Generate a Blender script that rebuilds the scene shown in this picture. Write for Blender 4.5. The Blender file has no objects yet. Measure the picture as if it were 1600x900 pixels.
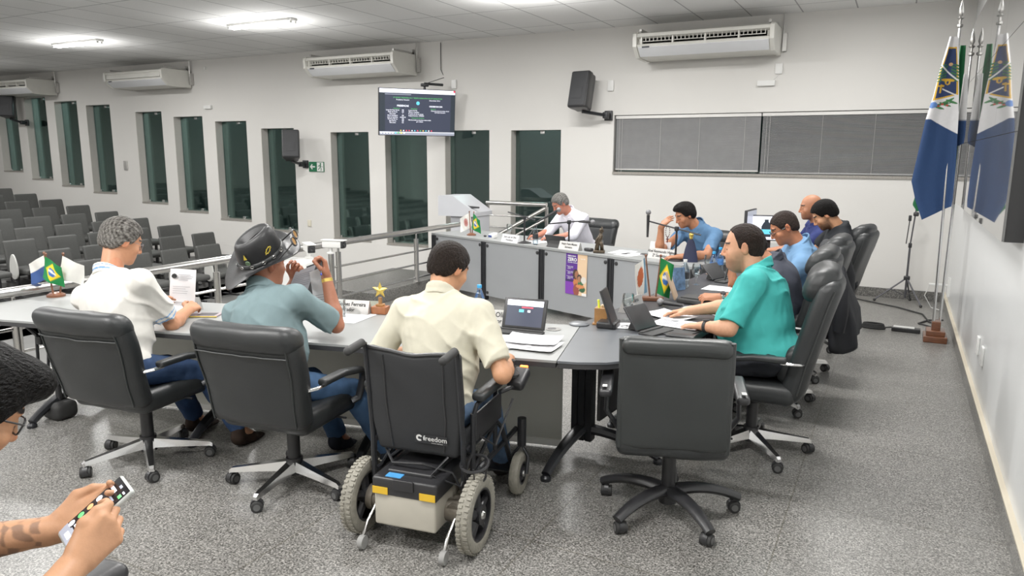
import bpy, math, random
import numpy as np
from mathutils import Matrix, Vector
random.seed(7); rng = np.random.default_rng(7)
SC = bpy.context.scene
COL = SC.collection
PI = math.pi
def R(d): return math.radians(d)
def V(*a): return np.array(a, float)
def nrm(v):
    v = np.asarray(v, float); return v/max(1e-9, np.linalg.norm(v))
# ------------------------------------------------------------------ materials
MATS = {}
def srgb(h):
    out = []
    for i in (0, 2, 4):
        c = int(h[i:i+2], 16)/255
        out.append(c/12.92 if c <= .04045 else ((c+.055)/1.055)**2.4)
    return tuple(out)
def mk(name, col, rough=.5, metal=0., var=0., vscale=8., bump=0., bscale=60., spec=.5, emit=None, estr=0., coat=0., attr=False, stretch=None, trans=0.):
    """principled material with procedural colour variation and bump"""
    if name in MATS: return MATS[name]
    m = bpy.data.materials.new(name); m.use_nodes = True
    nt = m.node_tree; N = nt.nodes; L = nt.links
    b = N['Principled BSDF']
    if isinstance(col, str): col = srgb(col)
    b.inputs['Roughness'].default_value = rough
    b.inputs['Metallic'].default_value = metal
    b.inputs['Specular IOR Level'].default_value = spec
    b.inputs['Coat Weight'].default_value = coat
    if trans: b.inputs['Transmission Weight'].default_value = trans
    tc = N.new('ShaderNodeTexCoord'); mp = N.new('ShaderNodeMapping')
    L.new(tc.outputs['Object'], mp.inputs['Vector'])
    if stretch: mp.inputs['Scale'].default_value = stretch
    no = N.new('ShaderNodeTexNoise'); no.inputs['Scale'].default_value = vscale; no.inputs['Detail'].default_value = 4
    L.new(mp.outputs[0], no.inputs['Vector'])
    mul = N.new('ShaderNodeMix'); mul.data_type = 'RGBA'; mul.blend_type = 'MULTIPLY'
    rp = N.new('ShaderNodeValToRGB')
    rp.color_ramp.elements[0].position = .3; rp.color_ramp.elements[1].position = .7
    k = 1-var
    rp.color_ramp.elements[0].color = (k, k, k, 1); rp.color_ramp.elements[1].color = (1, 1, 1, 1)
    L.new(no.outputs['Fac'], rp.inputs[0])
    mul.inputs[0].default_value = 1.0
    mul.inputs[6].default_value = (*col, 1)
    if attr:
        at = N.new('ShaderNodeAttribute'); at.attribute_name = 'Col'
        L.new(at.outputs['Color'], mul.inputs[6])
    L.new(rp.outputs[0], mul.inputs[7])
    L.new(mul.outputs[2], b.inputs['Base Color'])
    if emit is not None or estr:
        if emit == 'attr': L.new(at.outputs['Color'], b.inputs['Emission Color'])
        else: b.inputs['Emission Color'].default_value = (*(srgb(emit) if isinstance(emit, str) else emit), 1)
        b.inputs['Emission Strength'].default_value = estr
    if bump:
        n2 = N.new('ShaderNodeTexNoise'); n2.inputs['Scale'].default_value = bscale; n2.inputs['Detail'].default_value = 3
        L.new(mp.outputs[0], n2.inputs['Vector'])
        bp = N.new('ShaderNodeBump'); bp.inputs['Strength'].default_value = bump; bp.inputs['Distance'].default_value = .01
        L.new(n2.outputs['Fac'], bp.inputs['Height']); L.new(bp.outputs[0], b.inputs['Normal'])
    MATS[name] = m
    return m
def glass_mat(name, tint, gl=.25, rough=.02, mixf=None, base=0., gcol=(1, 1, 1)):
    if name in MATS: return MATS[name]
    m = bpy.data.materials.new(name); m.use_nodes = True
    nt = m.node_tree; N = nt.nodes; L = nt.links
    N.remove(N['Principled BSDF'])
    tr = N.new('ShaderNodeBsdfTransparent'); tr.inputs[0].default_value = (*tint, 1)
    g = N.new('ShaderNodeBsdfGlossy'); g.inputs['Roughness'].default_value = rough
    mx = N.new('ShaderNodeMixShader'); fr = N.new('ShaderNodeLayerWeight'); fr.inputs[0].default_value = gl
    mm = N.new('ShaderNodeMath'); mm.operation = 'MULTIPLY'; mm.inputs[1].default_value = .8 if mixf is None else mixf
    g.inputs[0].default_value = (*gcol, 1)
    mb = N.new('ShaderNodeMath'); mb.operation = 'MAXIMUM'; mb.inputs[1].default_value = base
    L.new(fr.outputs['Fresnel'], mm.inputs[0]); L.new(mm.outputs[0], mb.inputs[0]); L.new(mb.outputs[0], mx.inputs[0])
    L.new(tr.outputs[0], mx.inputs[1]); L.new(g.outputs[0], mx.inputs[2])
    L.new(mx.outputs[0], N['Material Output'].inputs[0])
    MATS[name] = m
    return m
# ------------------------------------------------------------------ mesh builder
class M:
    def __init__(s):
        s.v = []; s.f = []; s.mi = []; s.n = 0; s.T = None
    def add(s, vs, fs, mi=0):
        vs = np.asarray(vs, float).reshape(-1, 3)
        if s.T is not None:
            A = np.array(s.T); vs = vs @ A[:3, :3].T + A[:3, 3]
        s.v.append(vs); o = s.n
        for f in fs: s.f.append([i+o for i in f]); s.mi.append(mi)
        s.n += len(vs); return s
    def box(s, c, d, rot=None, mi=0):
        x, y, z = [q/2 for q in d]
        P = np.array([(i*x, j*y, k*z) for k in (-1, 1) for j in (-1, 1) for i in (-1, 1)])
        if rot is not None: P = P @ np.array(rot)[:3, :3].T
        return s.add(P+np.array(c), [(0, 2, 3, 1), (4, 5, 7, 6), (0, 1, 5, 4), (2, 6, 7, 3), (0, 4, 6, 2), (1, 3, 7, 5)], mi)
    def rbox(s, c, d, r, n=4, rot=None, deform=None, mi=0, nn=None):
        """rounded box with an even grid on each face; deform(points)->points in local coords"""
        d = np.array(d, float)/2; r = min(r, d.min()*.999)
        nx, ny, nz = nn if nn else (n, n, n)
        vs = []; fs = []; key = {}
        def ticks(h, k):
            a = np.array([-h, -h+r*.3, -h+r*.62, -h+r]); b = np.linspace(-h+r, h-r, k+1)[1:-1] if k > 1 else np.array([])
            return np.concatenate([a, b, -a[::-1]])
        T = [ticks(d[0], nx), ticks(d[1], ny), ticks(d[2], nz)]
        def vert(p):
            k = (round(p[0], 5), round(p[1], 5), round(p[2], 5))
            if k in key: return key[k]
            key[k] = len(vs); vs.append(p); return key[k]
        for ax in range(3):
            a, b = [(1, 2), (2, 0), (0, 1)][ax]
            for sg in (-1, 1):
                g = []
                for u in T[a]:
                    row = []
                    for w in T[b]:
                        p = [0, 0, 0]; p[ax] = sg*d[ax]; p[a] = u; p[b] = w
                        row.append(vert(tuple(p)))
                    g.append(row)
                for i in range(len(T[a])-1):
                    for j in range(len(T[b])-1):
                        q = (g[i][j], g[i+1][j], g[i+1][j+1], g[i][j+1])
                        fs.append(q if sg > 0 else q[::-1])
        P = np.array(vs); inn = np.clip(P, -(d-r), d-r); dd = P-inn
        ln = np.linalg.norm(dd, axis=1, keepdims=True); ln[ln < 1e-9] = 1
        P = inn+dd/ln*r
        if deform is not None: P = deform(P)
        if rot is not None: P = P @ np.array(rot)[:3, :3].T
        return s.add(P+np.array(c), fs, mi)
    def cyl(s, a, b, r0, r1=None, n=14, mi=0, cap=True):
        return s.tubev([a, b], [r0, r0 if r1 is None else r1], n, mi, cap)
    def tubev(s, path, rad, n=10, mi=0, cap=True, closed=False, sq=None):
        P = [np.array(p, float) for p in path]; K = len(P)
        if np.isscalar(rad): rad = [rad]*K
        vs = []; up = None
        for i in range(K):
            if closed: t = P[(i+1) % K]-P[i-1]
            else: t = P[min(i+1, K-1)]-P[max(i-1, 0)]
            t = nrm(t)
            if up is None:
                up = np.cross(t, (0, 0, 1)) if abs(t[2]) < .9 else np.cross(t, (1, 0, 0))
            up = nrm(up-t*np.dot(up, t)); w = np.cross(t, up)
            for j in range(n):
                a = 2*PI*j/n; c, e = math.cos(a), math.sin(a)
                if sq: c, e = c*sq[0], e*sq[1]
                vs.append(P[i]+rad[i]*(up*c+w*e))
        fs = []
        for i in range(K if closed else K-1):
            for j in range(n):
                A = i*n+j; B = i*n+(j+1) % n; i2 = (i+1) % K
                fs.append((A, B, i2*n+(j+1) % n, i2*n+j))
        if cap and not closed:
            fs.append(tuple(range(n))[::-1]); fs.append(tuple((K-1)*n+j for j in range(n)))
        return s.add(vs, fs, mi)
    def lathe(s, prof, c=(0, 0, 0), n=20, mi=0, rot=None, squash=(1, 1)):
        vs = []; fs = []; K = len(prof)
        for r, z in prof:
            for j in range(n):
                a = 2*PI*j/n; vs.append((r*math.cos(a)*squash[0], r*math.sin(a)*squash[1], z))
        for i in range(K-1):
            for j in range(n): fs.append((i*n+j, i*n+(j+1) % n, (i+1)*n+(j+1) % n, (i+1)*n+j))
        if prof[0][0] > 1e-4: fs.append(tuple(range(n))[::-1])
        if prof[-1][0] > 1e-4: fs.append(tuple((K-1)*n+j for j in range(n)))
        vs = np.array(vs)
        if rot is not None: vs = vs @ np.array(rot)[:3, :3].T
        return s.add(vs+np.array(c), fs, mi)
    def sph(s, c, r, n=12, mi=0, rot=None):
        r = np.array([r]*3 if np.isscalar(r) else r, float)
        vs = [(math.sin(PI*i/n)*math.cos(2*PI*j/(2*n)), math.sin(PI*i/n)*math.sin(2*PI*j/(2*n)), math.cos(PI*i/n)) for i in range(n+1) for j in range(2*n)]
        fs = [(i*2*n+j, (i+1)*2*n+j, (i+1)*2*n+(j+1) % (2*n), i*2*n+(j+1) % (2*n)) for i in range(n) for j in range(2*n)]
        vs = np.array(vs)*r
        if rot is not None: vs = vs @ np.array(rot)[:3, :3].T
        return s.add(vs+np.array(c), fs, mi)
    def prism(s, poly, z0, z1, mi=0, rot=None, c=(0, 0, 0)):
        n = len(poly)
        vs = np.array([(x, y, z0) for x, y in poly]+[(x, y, z1) for x, y in poly], float)
        fs = [tuple(range(n))[::-1], tuple(range(n, 2*n))]+[(i, (i+1) % n, n+(i+1) % n, n+i) for i in range(n)]
        if rot is not None: vs = vs @ np.array(rot)[:3, :3].T
        return s.add(vs+np.array(c), fs, mi)
    def sheet(s, fn, nu, nv, mi=0):
        """open grid surface fn(u,v)->xyz"""
        vs = [fn(i/nu, j/nv) for j in range(nv+1) for i in range(nu+1)]
        fs = [(j*(nu+1)+i, j*(nu+1)+i+1, (j+1)*(nu+1)+i+1, (j+1)*(nu+1)+i) for j in range(nv) for i in range(nu)]
        return s.add(vs, fs, mi)
    def build_each(s, name, mats, parent=None, sharp=38, per=1):
        """one object for every `per` shapes drawn so far"""
        out = []
        for k in range(0, len(s.v), per):
            q = M(); lo = sum(len(a) for a in s.v[:k]); hi = lo+sum(len(a) for a in s.v[k:k+per])
            q.v = s.v[k:k+per]; q.n = hi-lo
            for f, m in zip(s.f, s.mi):
                if lo <= f[0] < hi: q.f.append([i-lo for i in f]); q.mi.append(m)
            out.append(q.build(name, mats, parent, sharp))
        return out
    def build(s, name, mats, parent=None, sharp=38, col=None, loc=None):
        me = bpy.data.meshes.new(name)
        vs = np.concatenate(s.v) if s.v else np.zeros((0, 3))
        me.from_pydata(vs.tolist(), [], s.f)
        if not isinstance(mats, (list, tuple)): mats = [mats]
        for m in mats: me.materials.append(m)
        if len(mats) > 1: me.polygons.foreach_set('material_index', s.mi)
        if col is not None: set_col(me, col)
        me.polygons.foreach_set('use_smooth', [True]*len(me.polygons))
        if sharp < 180: me.set_sharp_from_angle(angle=R(sharp))
        me.update()
        o = bpy.data.objects.new(name, me); COL.objects.link(o)
        if parent is not None: o.parent = parent
        if loc is not None: o.location = loc
        return o
def set_col(me, col):
    """per-vertex colour attribute 'Col' (n,3) linear"""
    a = me.color_attributes.new('Col', 'FLOAT_COLOR', 'POINT')
    c = np.ones((len(me.vertices), 4), np.float32); c[:, :3] = col
    a.data.foreach_set('color', c.ravel())
def tag(o, label=None, cat=None, group=None, kind=None):
    if label: o['label'] = label
    if cat: o['category'] = cat
    if group: o['group'] = group
    if kind: o['kind'] = kind
    return o
def thing(name, label, cat, loc=(0, 0, 0), rz=0., group=None):
    o = bpy.data.objects.new(name, None); COL.objects.link(o)
    o.empty_display_size = .1
    o.location = loc; o.rotation_euler = (0, 0, rz)
    return tag(o, label, cat, group)
def kids(o): return list(o.children)
def dup(root, loc, rz, label=None, group=None):
    def cp(o, par):
        c = o.copy(); COL.objects.link(c)
        if par is not None: c.parent = par
        for ch in CH.get(o.name, []): cp(ch, c)
        return c
    CH = {}
    for o in COL.objects:
        if o.parent: CH.setdefault(o.parent.name, []).append(o)
    r = cp(root, None); r.location = loc; r.rotation_euler = (0, 0, rz)
    if label: r['label'] = label
    if group: r['group'] = group
    return r
def struct(o, label=None):
    o['kind'] = 'structure'
    if label: o['label'] = label
    return o
_tc = {}
def text_geo(body, size=1., align='CENTER', bold=0.):
    """flat lettering as (verts, faces) in the XY plane"""
    k = (body, align, bold)
    if k not in _tc:
        cu = bpy.data.curves.new('t', 'FONT'); cu.body = body; cu.align_x = align; cu.align_y = 'CENTER'; cu.size = 1.; cu.resolution_u = 2; cu.offset = bold
        o = bpy.data.objects.new('t', cu); COL.objects.link(o)
        bpy.context.view_layer.update()
        me = bpy.data.meshes.new_from_object(o.evaluated_get(bpy.context.evaluated_depsgraph_get()))
        vs = np.array([tuple(v.co) for v in me.vertices]).reshape(-1, 3); fs = [tuple(p.vertices) for p in me.polygons]
        bpy.data.objects.remove(o); bpy.data.curves.remove(cu); bpy.data.meshes.remove(me)
        _tc[k] = (vs, fs)
    vs, fs = _tc[k]
    return vs*size, fs
def add_text(mb, body, size, org, xd, yd, mi=0, align='CENTER', bold=0., lift=.0008, squeeze=1.):
    vs, fs = text_geo(body, size, align, bold)
    if not len(vs): return
    xd, yd = nrm(xd), nrm(yd); zd = np.cross(xd, yd)
    P = np.array(org)+vs[:, :1]*xd*squeeze+vs[:, 1:2]*yd+zd*lift
    mb.add(P, fs, mi)
def rotz(a):
    c, s = math.cos(a), math.sin(a); return np.array([[c, -s, 0], [s, c, 0], [0, 0, 1.]])
def rotx(a):
    c, s = math.cos(a), math.sin(a); return np.array([[1, 0, 0], [0, c, -s], [0, s, c]])
def roty(a):
    c, s = math.cos(a), math.sin(a); return np.array([[c, 0, s], [0, 1, 0], [-s, 0, c]])
def bez(a, b, c, n=8):
    a, b, c = map(lambda q: np.array(q, float), (a, b, c))
    return [a*(1-t)**2+2*b*t*(1-t)+c*t*t for t in np.linspace(0, 1, n)]
def arc(c, r, a0, a1, n, u=(1, 0, 0), v=(0, 0, 1)):
    c, u, v = map(lambda q: np.array(q, float), (c, u, v))
    return [c+r*(u*math.cos(a)+v*math.sin(a)) for a in np.linspace(a0, a1, n)]
def vnoise(p, s=1.):
    x, y, z = p[..., 0]*s, p[..., 1]*s, p[..., 2]*s
    return (np.sin(x*1.7+1.3*np.sin(y*1.1+.7)+.5)*np.sin(y*1.9+1.1*np.sin(z*1.3))+np.sin(z*1.6+1.2*np.sin(x*1.2+2.1))*np.sin(x*2.3-y*.9+1.))*.5
# shared materials
m_white = mk('white_plastic', (.72, .72, .70), .4, var=.04)
m_black = mk('black_plastic', (.018, .018, .02), .38, var=.2, bump=.05, bscale=200)
m_blackm = mk('black_metal', (.02, .021, .024), .35, metal=.3, var=.15)
m_rubber = mk('black_rubber', (.02, .02, .02), .7, var=.2)
m_chrome = mk('chrome', (.86, .86, .86), .2, metal=1., var=.05)
m_steel = mk('brushed_steel', (.58, .57, .55), .25, metal=1., var=.12, vscale=40, stretch=(1, 1, .1))
m_leather = mk('black_leather', (.018, .020, .021), .42, var=.25, vscale=5, bump=.10, bscale=220, spec=.45)
m_leather2 = mk('worn_black_leather', (.022, .025, .025), .38, var=.25, vscale=4, bump=.06, bscale=160, spec=.5)
m_paper = mk('paper', (.82, .82, .84), .8, var=.03)
m_ink = mk('black_ink', (.02, .02, .02), .7)
m_greyink = mk('grey_print', (.25, .25, .28), .7)
m_alu = mk('brushed_aluminium', (.52, .51, .49), .4, metal=.6, var=.06, vscale=90, stretch=(.1, 1, 1))
m_wood = mk('varnished_wood', (.20, .07, .03), .35, var=.45, vscale=14, stretch=(1, 1, 6), coat=.3)
m_lwood = mk('light_wood', (.42, .20, .06), .45, var=.35, vscale=12, stretch=(1, 6, 1))
m_gold = mk('gold_plastic', (.75, .55, .12), .3, metal=.7)
m_clear = glass_mat('clear_glass', (.93, .95, .95), .35)
m_water = glass_mat('bottle_plastic', (.80, .88, .93), .45, .08)
m_bluecap = mk('blue_cap', (.03, .32, .66), .4)
m_label = mk('blue_bottle_label', (.08, .25, .65), .5, var=.5, vscale=60)
m_attr = mk('printed_colour', (1, 1, 1), .6, attr=True, var=.0)
m_cloth = mk('flag_cloth', (1, 1, 1), .85, attr=True, var=.06, vscale=30, bump=.08, bscale=500)
# ------------------------------------------------------------------ camera
CAMP = V(0, 0, 1.75)
pit, rol, yaw = R(10.2871), R(.3029), R(27.7004)
fw = V(-math.sin(yaw)*math.cos(pit), math.cos(yaw)*math.cos(pit), -math.sin(pit))
rt = V(math.cos(yaw), math.sin(yaw), 0); up = np.cross(rt, fw)
rt = rt*math.cos(rol)+up*math.sin(rol); up = np.cross(rt, fw)
cam = bpy.data.cameras.new('camera'); co = bpy.data.objects.new('camera', cam); COL.objects.link(co)
mw = Matrix.Identity(4)
for i in range(3):
    mw[i][0], mw[i][1], mw[i][2], mw[i][3] = rt[i], up[i], -fw[i], CAMP[i]
co.matrix_world = mw
cam.sensor_width = 36; cam.lens = 36*1142.9/1600; cam.clip_start = .05; cam.clip_end = 200
SC.camera = co
# ------------------------------------------------------------------ room
XR, YB, ZC, XL, YF = .6, 10.27, 3.54, -23., -3.
HALLZ = -.62
def wall_mat(name, c, rough, spec=.5):
    return mk(name, c, rough, var=.045, vscale=.7, bump=.03, bscale=30, spec=spec)
m_wall = wall_mat('painted_wall', (.64, .625, .595), .6)
m_wallr = wall_mat('satin_painted_wall', (.66, .67, .67), .26, .35)
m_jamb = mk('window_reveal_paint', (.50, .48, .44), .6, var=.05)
def granite(name, tile=None, dark=1., rough=.22):
    m = bpy.data.materials.new(name); m.use_nodes = True
    nt = m.node_tree; N = nt.nodes; L = nt.links; b = N['Principled BSDF']
    tc = N.new('ShaderNodeTexCoord')
    def ramp(src, pts):
        r = N.new('ShaderNodeValToRGB'); e = r.color_ramp.elements
        while len(e) < len(pts): e.new(.5)
        for q, (p, c) in zip(e, pts): q.position = p; q.color = (c*.70*dark, c*.68*dark, c*.635*dark, 1)
        L.new(src, r.inputs[0]); return r.outputs[0]
    n1 = N.new('ShaderNodeTexNoise'); n1.inputs['Scale'].default_value = 120; n1.inputs['Detail'].default_value = 3; n1.inputs['Roughness'].default_value = .65
    n2 = N.new('ShaderNodeTexNoise'); n2.inputs['Scale'].default_value = .9; n2.inputs['Detail'].default_value = 2
    vo = N.new('ShaderNodeTexVoronoi'); vo.inputs['Scale'].default_value = 120
    for n in (n1, n2, vo): L.new(tc.outputs['Object'], n.inputs['Vector'])
    c1 = ramp(n1.outputs['Fac'], [(.38, .02), (.46, .12), (.53, .30), (.61, .66)])
    bw = N.new('ShaderNodeSeparateColor'); L.new(vo.outputs['Color'], bw.inputs[0])
    c2 = ramp(bw.outputs[0], [(.1, .04), (.40, .20), (.8, .36), (.95, .66)])
    mx = N.new('ShaderNodeMix'); mx.data_type = 'RGBA'; mx.inputs[0].default_value = .45
    L.new(c1, mx.inputs[6]); L.new(c2, mx.inputs[7])
    m2 = N.new('ShaderNodeMix'); m2.data_type = 'RGBA'; m2.blend_type = 'MULTIPLY'; m2.inputs[0].default_value = 1
    r3 = N.new('ShaderNodeValToRGB'); r3.color_ramp.elements[0].color = (.90, .90, .89, 1); r3.color_ramp.elements[0].position = .15; r3.color_ramp.elements[1].position = .85
    L.new(n2.outputs['Fac'], r3.inputs[0]); L.new(mx.outputs[2], m2.inputs[6]); L.new(r3.outputs[0], m2.inputs[7])
    out = m2.outputs[2]
    if tile:
        br = N.new('ShaderNodeTexBrick'); br.offset = 0; br.inputs['Scale'].default_value = 1.0
        br.inputs['Brick Width'].default_value = tile; br.inputs['Row Height'].default_value = tile; br.inputs['Mortar Size'].default_value = .0035
        br.inputs['Color1'].default_value = (1, 1, 1, 1); br.inputs['Color2'].default_value = (.9, .9, .9, 1); br.inputs['Mortar'].default_value = (.62, .60, .55, 1)
        mp = N.new('ShaderNodeMapping'); mp.inputs['Location'].default_value = (.36, .2, 0); L.new(tc.outputs['Object'], mp.inputs['Vector']); L.new(mp.outputs[0], br.inputs['Vector'])
        m3 = N.new('ShaderNodeMix'); m3.data_type = 'RGBA'; m3.blend_type = 'MULTIPLY'; m3.inputs[0].default_value = 1
        L.new(out, m3.inputs[6]); L.new(br.outputs['Color'], m3.inputs[7]); out = m3.outputs[2]
    L.new(out, b.inputs['Base Color'])
    rr = N.new('ShaderNodeMapRange'); rr.inputs[3].default_value = rough; rr.inputs[4].default_value = rough+.12
    L.new(n2.outputs['Fac'], rr.inputs[0]); L.new(rr.outputs[0], b.inputs['Roughness'])
    b.inputs['Specular IOR Level'].default_value = .5
    return m
m_gran = granite('granite_floor', 1.0, 1., .27)
m_gran2 = granite('granite_trim', None, .62, .35)
m_hall = mk('grey_hall_floor', (.16, .16, .155), .5, var=.2, vscale=3)
def ceil_mat():
    m = bpy.data.materials.new('ceiling_tiles'); m.use_nodes = True
    nt = m.node_tree; N = nt.nodes; L = nt.links; b = N['Principled BSDF']
    tc = N.new('ShaderNodeTexCoord'); mp = N.new('ShaderNodeMapping'); mp.inputs['Location'].default_value = (.02, .27, 0)
    L.new(tc.outputs['Object'], mp.inputs['Vector'])
    br = N.new('ShaderNodeTexBrick'); br.offset = 0; br.inputs['Scale'].default_value = 1
    br.inputs['Brick Width'].default_value = .625; br.inputs['Row Height'].default_value = 1.25; br.inputs['Mortar Size'].default_value = .009; br.inputs['Mortar Smooth'].default_value = .2
    br.inputs['Color1'].default_value = (.86, .86, .85, 1); br.inputs['Color2'].default_value = (.79, .79, .78, 1); br.inputs['Mortar'].default_value = (.34, .34, .34, 1)
    L.new(mp.outputs[0], br.inputs['Vector'])
    no = N.new('ShaderNodeTexNoise'); no.inputs['Scale'].default_value = 160; no.inputs['Detail'].default_value = 2
    L.new(tc.outputs['Object'], no.inputs['Vector'])
    mx = N.new('ShaderNodeMix'); mx.data_type = 'RGBA'; mx.blend_type = 'MULTIPLY'; mx.inputs[0].default_value = .25
    L.new(br.outputs['Color'], mx.inputs[6]); L.new(no.outputs['Fac'], mx.inputs[7]); L.new(mx.outputs[2], b.inputs['Base Color'])
    bp = N.new('ShaderNodeBump'); bp.inputs['Strength'].default_value = .5; bp.inputs['Distance'].default_value = .006; bp.invert = True
    L.new(br.outputs['Fac'], bp.inputs['Height']); L.new(bp.outputs[0], b.inputs['Normal'])
    b.inputs['Roughness'].default_value = .75
    return m
PX = -5.45   # edge of the raised plenary floor
b = M(); b.box(((PX+XR)/2, (YF+YB)/2, -.06), (XR-PX, YB-YF, .12)); struct(b.build('floor', m_gran))
# raked hall floor
b = M()
zk = lambda k: HALLZ+.0912*(k+1)
for k in range(-1, 12):
    xc = -11.13-k*.912; b.box((xc+.12-.456 if k > -1 else xc-.25, (YF+YB)/2, zk(k)-.5), (.93 if k > -1 else .95, YB-YF, 1.0))
b.box(((-10.9+PX)/2, (YF+YB)/2, HALLZ-.06), (PX+10.9, YB-YF, .12))
struct(b.build('floor_seating', m_hall))
b = M(); b.box((PX-.02, (YF+YB)/2, -.37), (.04, YB-YF, .5)); struct(b.build('trim_1', m_gran2))
# granite step beside the rail
b = M(); b.rbox((-5.85, 7.55, .075), (1.0, 1.7, .15), .008, 2); struct(b.build('trim_2', m_gran2), 'dark granite step at the end of the rail')
b = M(); b.box(((XL+XR)/2, (YF+YB)/2, ZC+.05), (XR-XL, YB-YF, .1)); struct(b.build('ceiling', ceil_mat()))
# window wall
WX = [(-19.46, -18.65, 1.29, 3.15), (-18.31, -17.48, 1.12, 3.01), (-17.16, -16.32, .99, 2.89), (-16.01, -15.18, .87, 2.78), (-14.36, -13.53, .70, 2.60),
      (-13.18, -12.33, .56, 2.48), (-11.985, -11.13, .45, 2.37), (-10.76, -9.93, .29, 2.22), (-9.07, -8.21, .22, 2.135), (-7.87, -7.0, .20, 2.13), (-6.65, -5.81, .17, 2.14), (-5.43, -4.575, .19, 2.13)]
BL = (-3.74, .58, 1.515, 2.325)
TH = .30
holes = sorted(WX+[BL])
b = M(); x = XL
for (x0, x1, z0, z1) in holes:
    b.box(((x+x0)/2, YB+TH/2, (ZC-1.2)/2), (x0-x, TH, ZC+1.2))
    b.box(((x1+x0)/2, YB+TH/2, (z0-1.2)/2), (x1-x0, TH, z0+1.2))
    b.box(((x1+x0)/2, YB+TH/2, (ZC+z1)/2), (x1-x0, TH, ZC-z1)); x = x1
b.box(((x+XR+.3)/2, YB+TH/2, (ZC-1.2)/2), (XR+.3-x, TH, ZC+1.2))
struct(b.build('wall_back', m_wall, sharp=10))
b = M(); b.box((XR+.15, (YF+YB)/2, ZC/2), (.3, YB-YF, ZC)); struct(b.build('wall_right', m_wallr))
b = M(); b.box((XL-.1, (YF+YB)/2, ZC/2-.6), (.2, YB-YF, ZC+1.2)); struct(b.build('wall_left', m_wall))
b = M(); b.box(((XL+XR)/2, YF-.1, ZC/2-.6), (XR-XL, .2, ZC+1.2)); struct(b.build('wall_front', m_wall))
b = M(); b.box(((-2.6+XR)/2, YB-.012, .06), (XR+2.6, .024, .12)); struct(b.build('baseboard_back', m_gran2))
m_bbl = granite('granite_skirting', None, 1.05, .3)
b = M(); b.box((XR-.011, (YF+YB)/2, .06), (.022, YB-YF, .12)); struct(b.build('baseboard_right', m_bbl))
m_beige = mk('cream_stone_cap', (.55, .49, .38), .5)
b = M(); b.box((XR-.013, (YF+YB)/2, .125), (.028, YB-YF, .011)); struct(b.build('trim_3', m_beige))
# window panes
m_pane = glass_mat('green_tinted_glass', (.68, .78, .755), .42, .03, .75, .06, (.74, .85, .83))
m_sill = mk('granite_sill', (.30, .28, .25), .35, var=.3, vscale=60)
for i, (x0, x1, z0, z1) in enumerate(WX):
    w = x1-x0
    p = M(); p.box(((x0+x1)/2, YB+.17, (z0+z1)/2), (w, .012, z1-z0)); po = struct(p.build('window_%d' % (i+1), m_pane, sharp=10), 'narrow green glass slit window')
    p = M(); p.box(((x0+x1)/2, YB+.14, z0+.012), (w, .30, .03)); p.build('window_sill', m_sill, po)
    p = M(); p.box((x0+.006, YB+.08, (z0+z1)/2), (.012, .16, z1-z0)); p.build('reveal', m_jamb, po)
    p = M()
    p.rbox((x0+w*.58, YB+.155, z0+.05), (.07, .03, .05), .006, 1); p.rbox((x0+w*.56, YB+.155, z1-.03), (.075, .03, .05), .006, 1); p.rbox((x0+.05, YB+.155, z0+.045), (.03, .03, .05), .006, 1)
    p.build_each('glass_clamp', m_chrome, po)
# dark night backdrop wall outside, with fill lights added to lift the panes
for lx_ in (-16.5, -11.5, -6.5):
    la = bpy.data.lights.new('added_pane_fill', 'POINT'); la.energy = 150; la.shadow_soft_size = .15; la.color = (.86, 1, 1)
    lo = bpy.data.objects.new('added_pane_fill', la); COL.objects.link(lo); lo.location = (lx_, YB+2.4, 3.4)
m_out = mk('night_paving', (.044, .054, .054), .8, var=.4, vscale=.6)
b = M(); b.box((-11.5, YB+4.0, 1.0), (26, .2, 5.)); b.box((-11.5, YB+2.2, -.7), (26, 3.8, .1)); struct(b.build('wall_outside', m_out))
# blinds
m_slat = mk('dark_grey_slats', (.30, .30, .302), .45, metal=.1, var=.1)
m_rail2 = mk('pale_blind_rail', (.55, .54, .52), .4, metal=.4)
b = M(); b.box(((BL[0]+BL[1])/2, YB+.15, (BL[2]+BL[3])/2), (BL[1]-BL[0], .01, BL[3]-BL[2])); wn = struct(b.build('window_13', m_pane, sharp=10), 'wide high window behind the blinds')
b = M(); b.box(((BL[0]+BL[1])/2, YB+.08, BL[2]-.012), (BL[1]-BL[0], .2, .035)); b.build('window_sill', m_sill, wn)
def blind(x0, x1, tilt, label, bz):
    t = thing('venetian_blind', label, 'blind', (x0, YB+.045, BL[2]+.01), 0, 'venetian blinds in the wide window')
    w = x1-x0; H = BL[3]-BL[2]-.02
    p = M(); p.box((w/2, 0, H-.02), (w, .045, .04)); p.build('head_rail', m_rail2, t)
    n = 42; p = M()
    for i in range(n):
        z = bz+.02+(H-.07-bz)*i/(n-1)
        p.box((w/2, 0, z), (w-.01, .026, .0022), rotx(tilt))
    p.build('slats', m_slat, t)
    p = M(); p.rbox((w/2, 0, bz), (w-.01, .03, .02), .006, 1); p.build('bottom_rail', m_rail2 if bz > .02 else m_slat, t)
    p = M()
    for q in (.06, .1, w*.33, w*.6, w*.9): p.cyl((q, -.022, H-.02), (q, -.022, bz if q > .11 else bz-.12), .0022, n=5)
    p.build_each('cord', m_rail2, t)
blind(-3.72, -1.70, R(48), 'left venetian blind, dark grey slats, over half of the wide window', .03)
blind(-1.685, .56, R(30), 'right venetian blind, dark grey slats, running behind the flags', .012)
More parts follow.
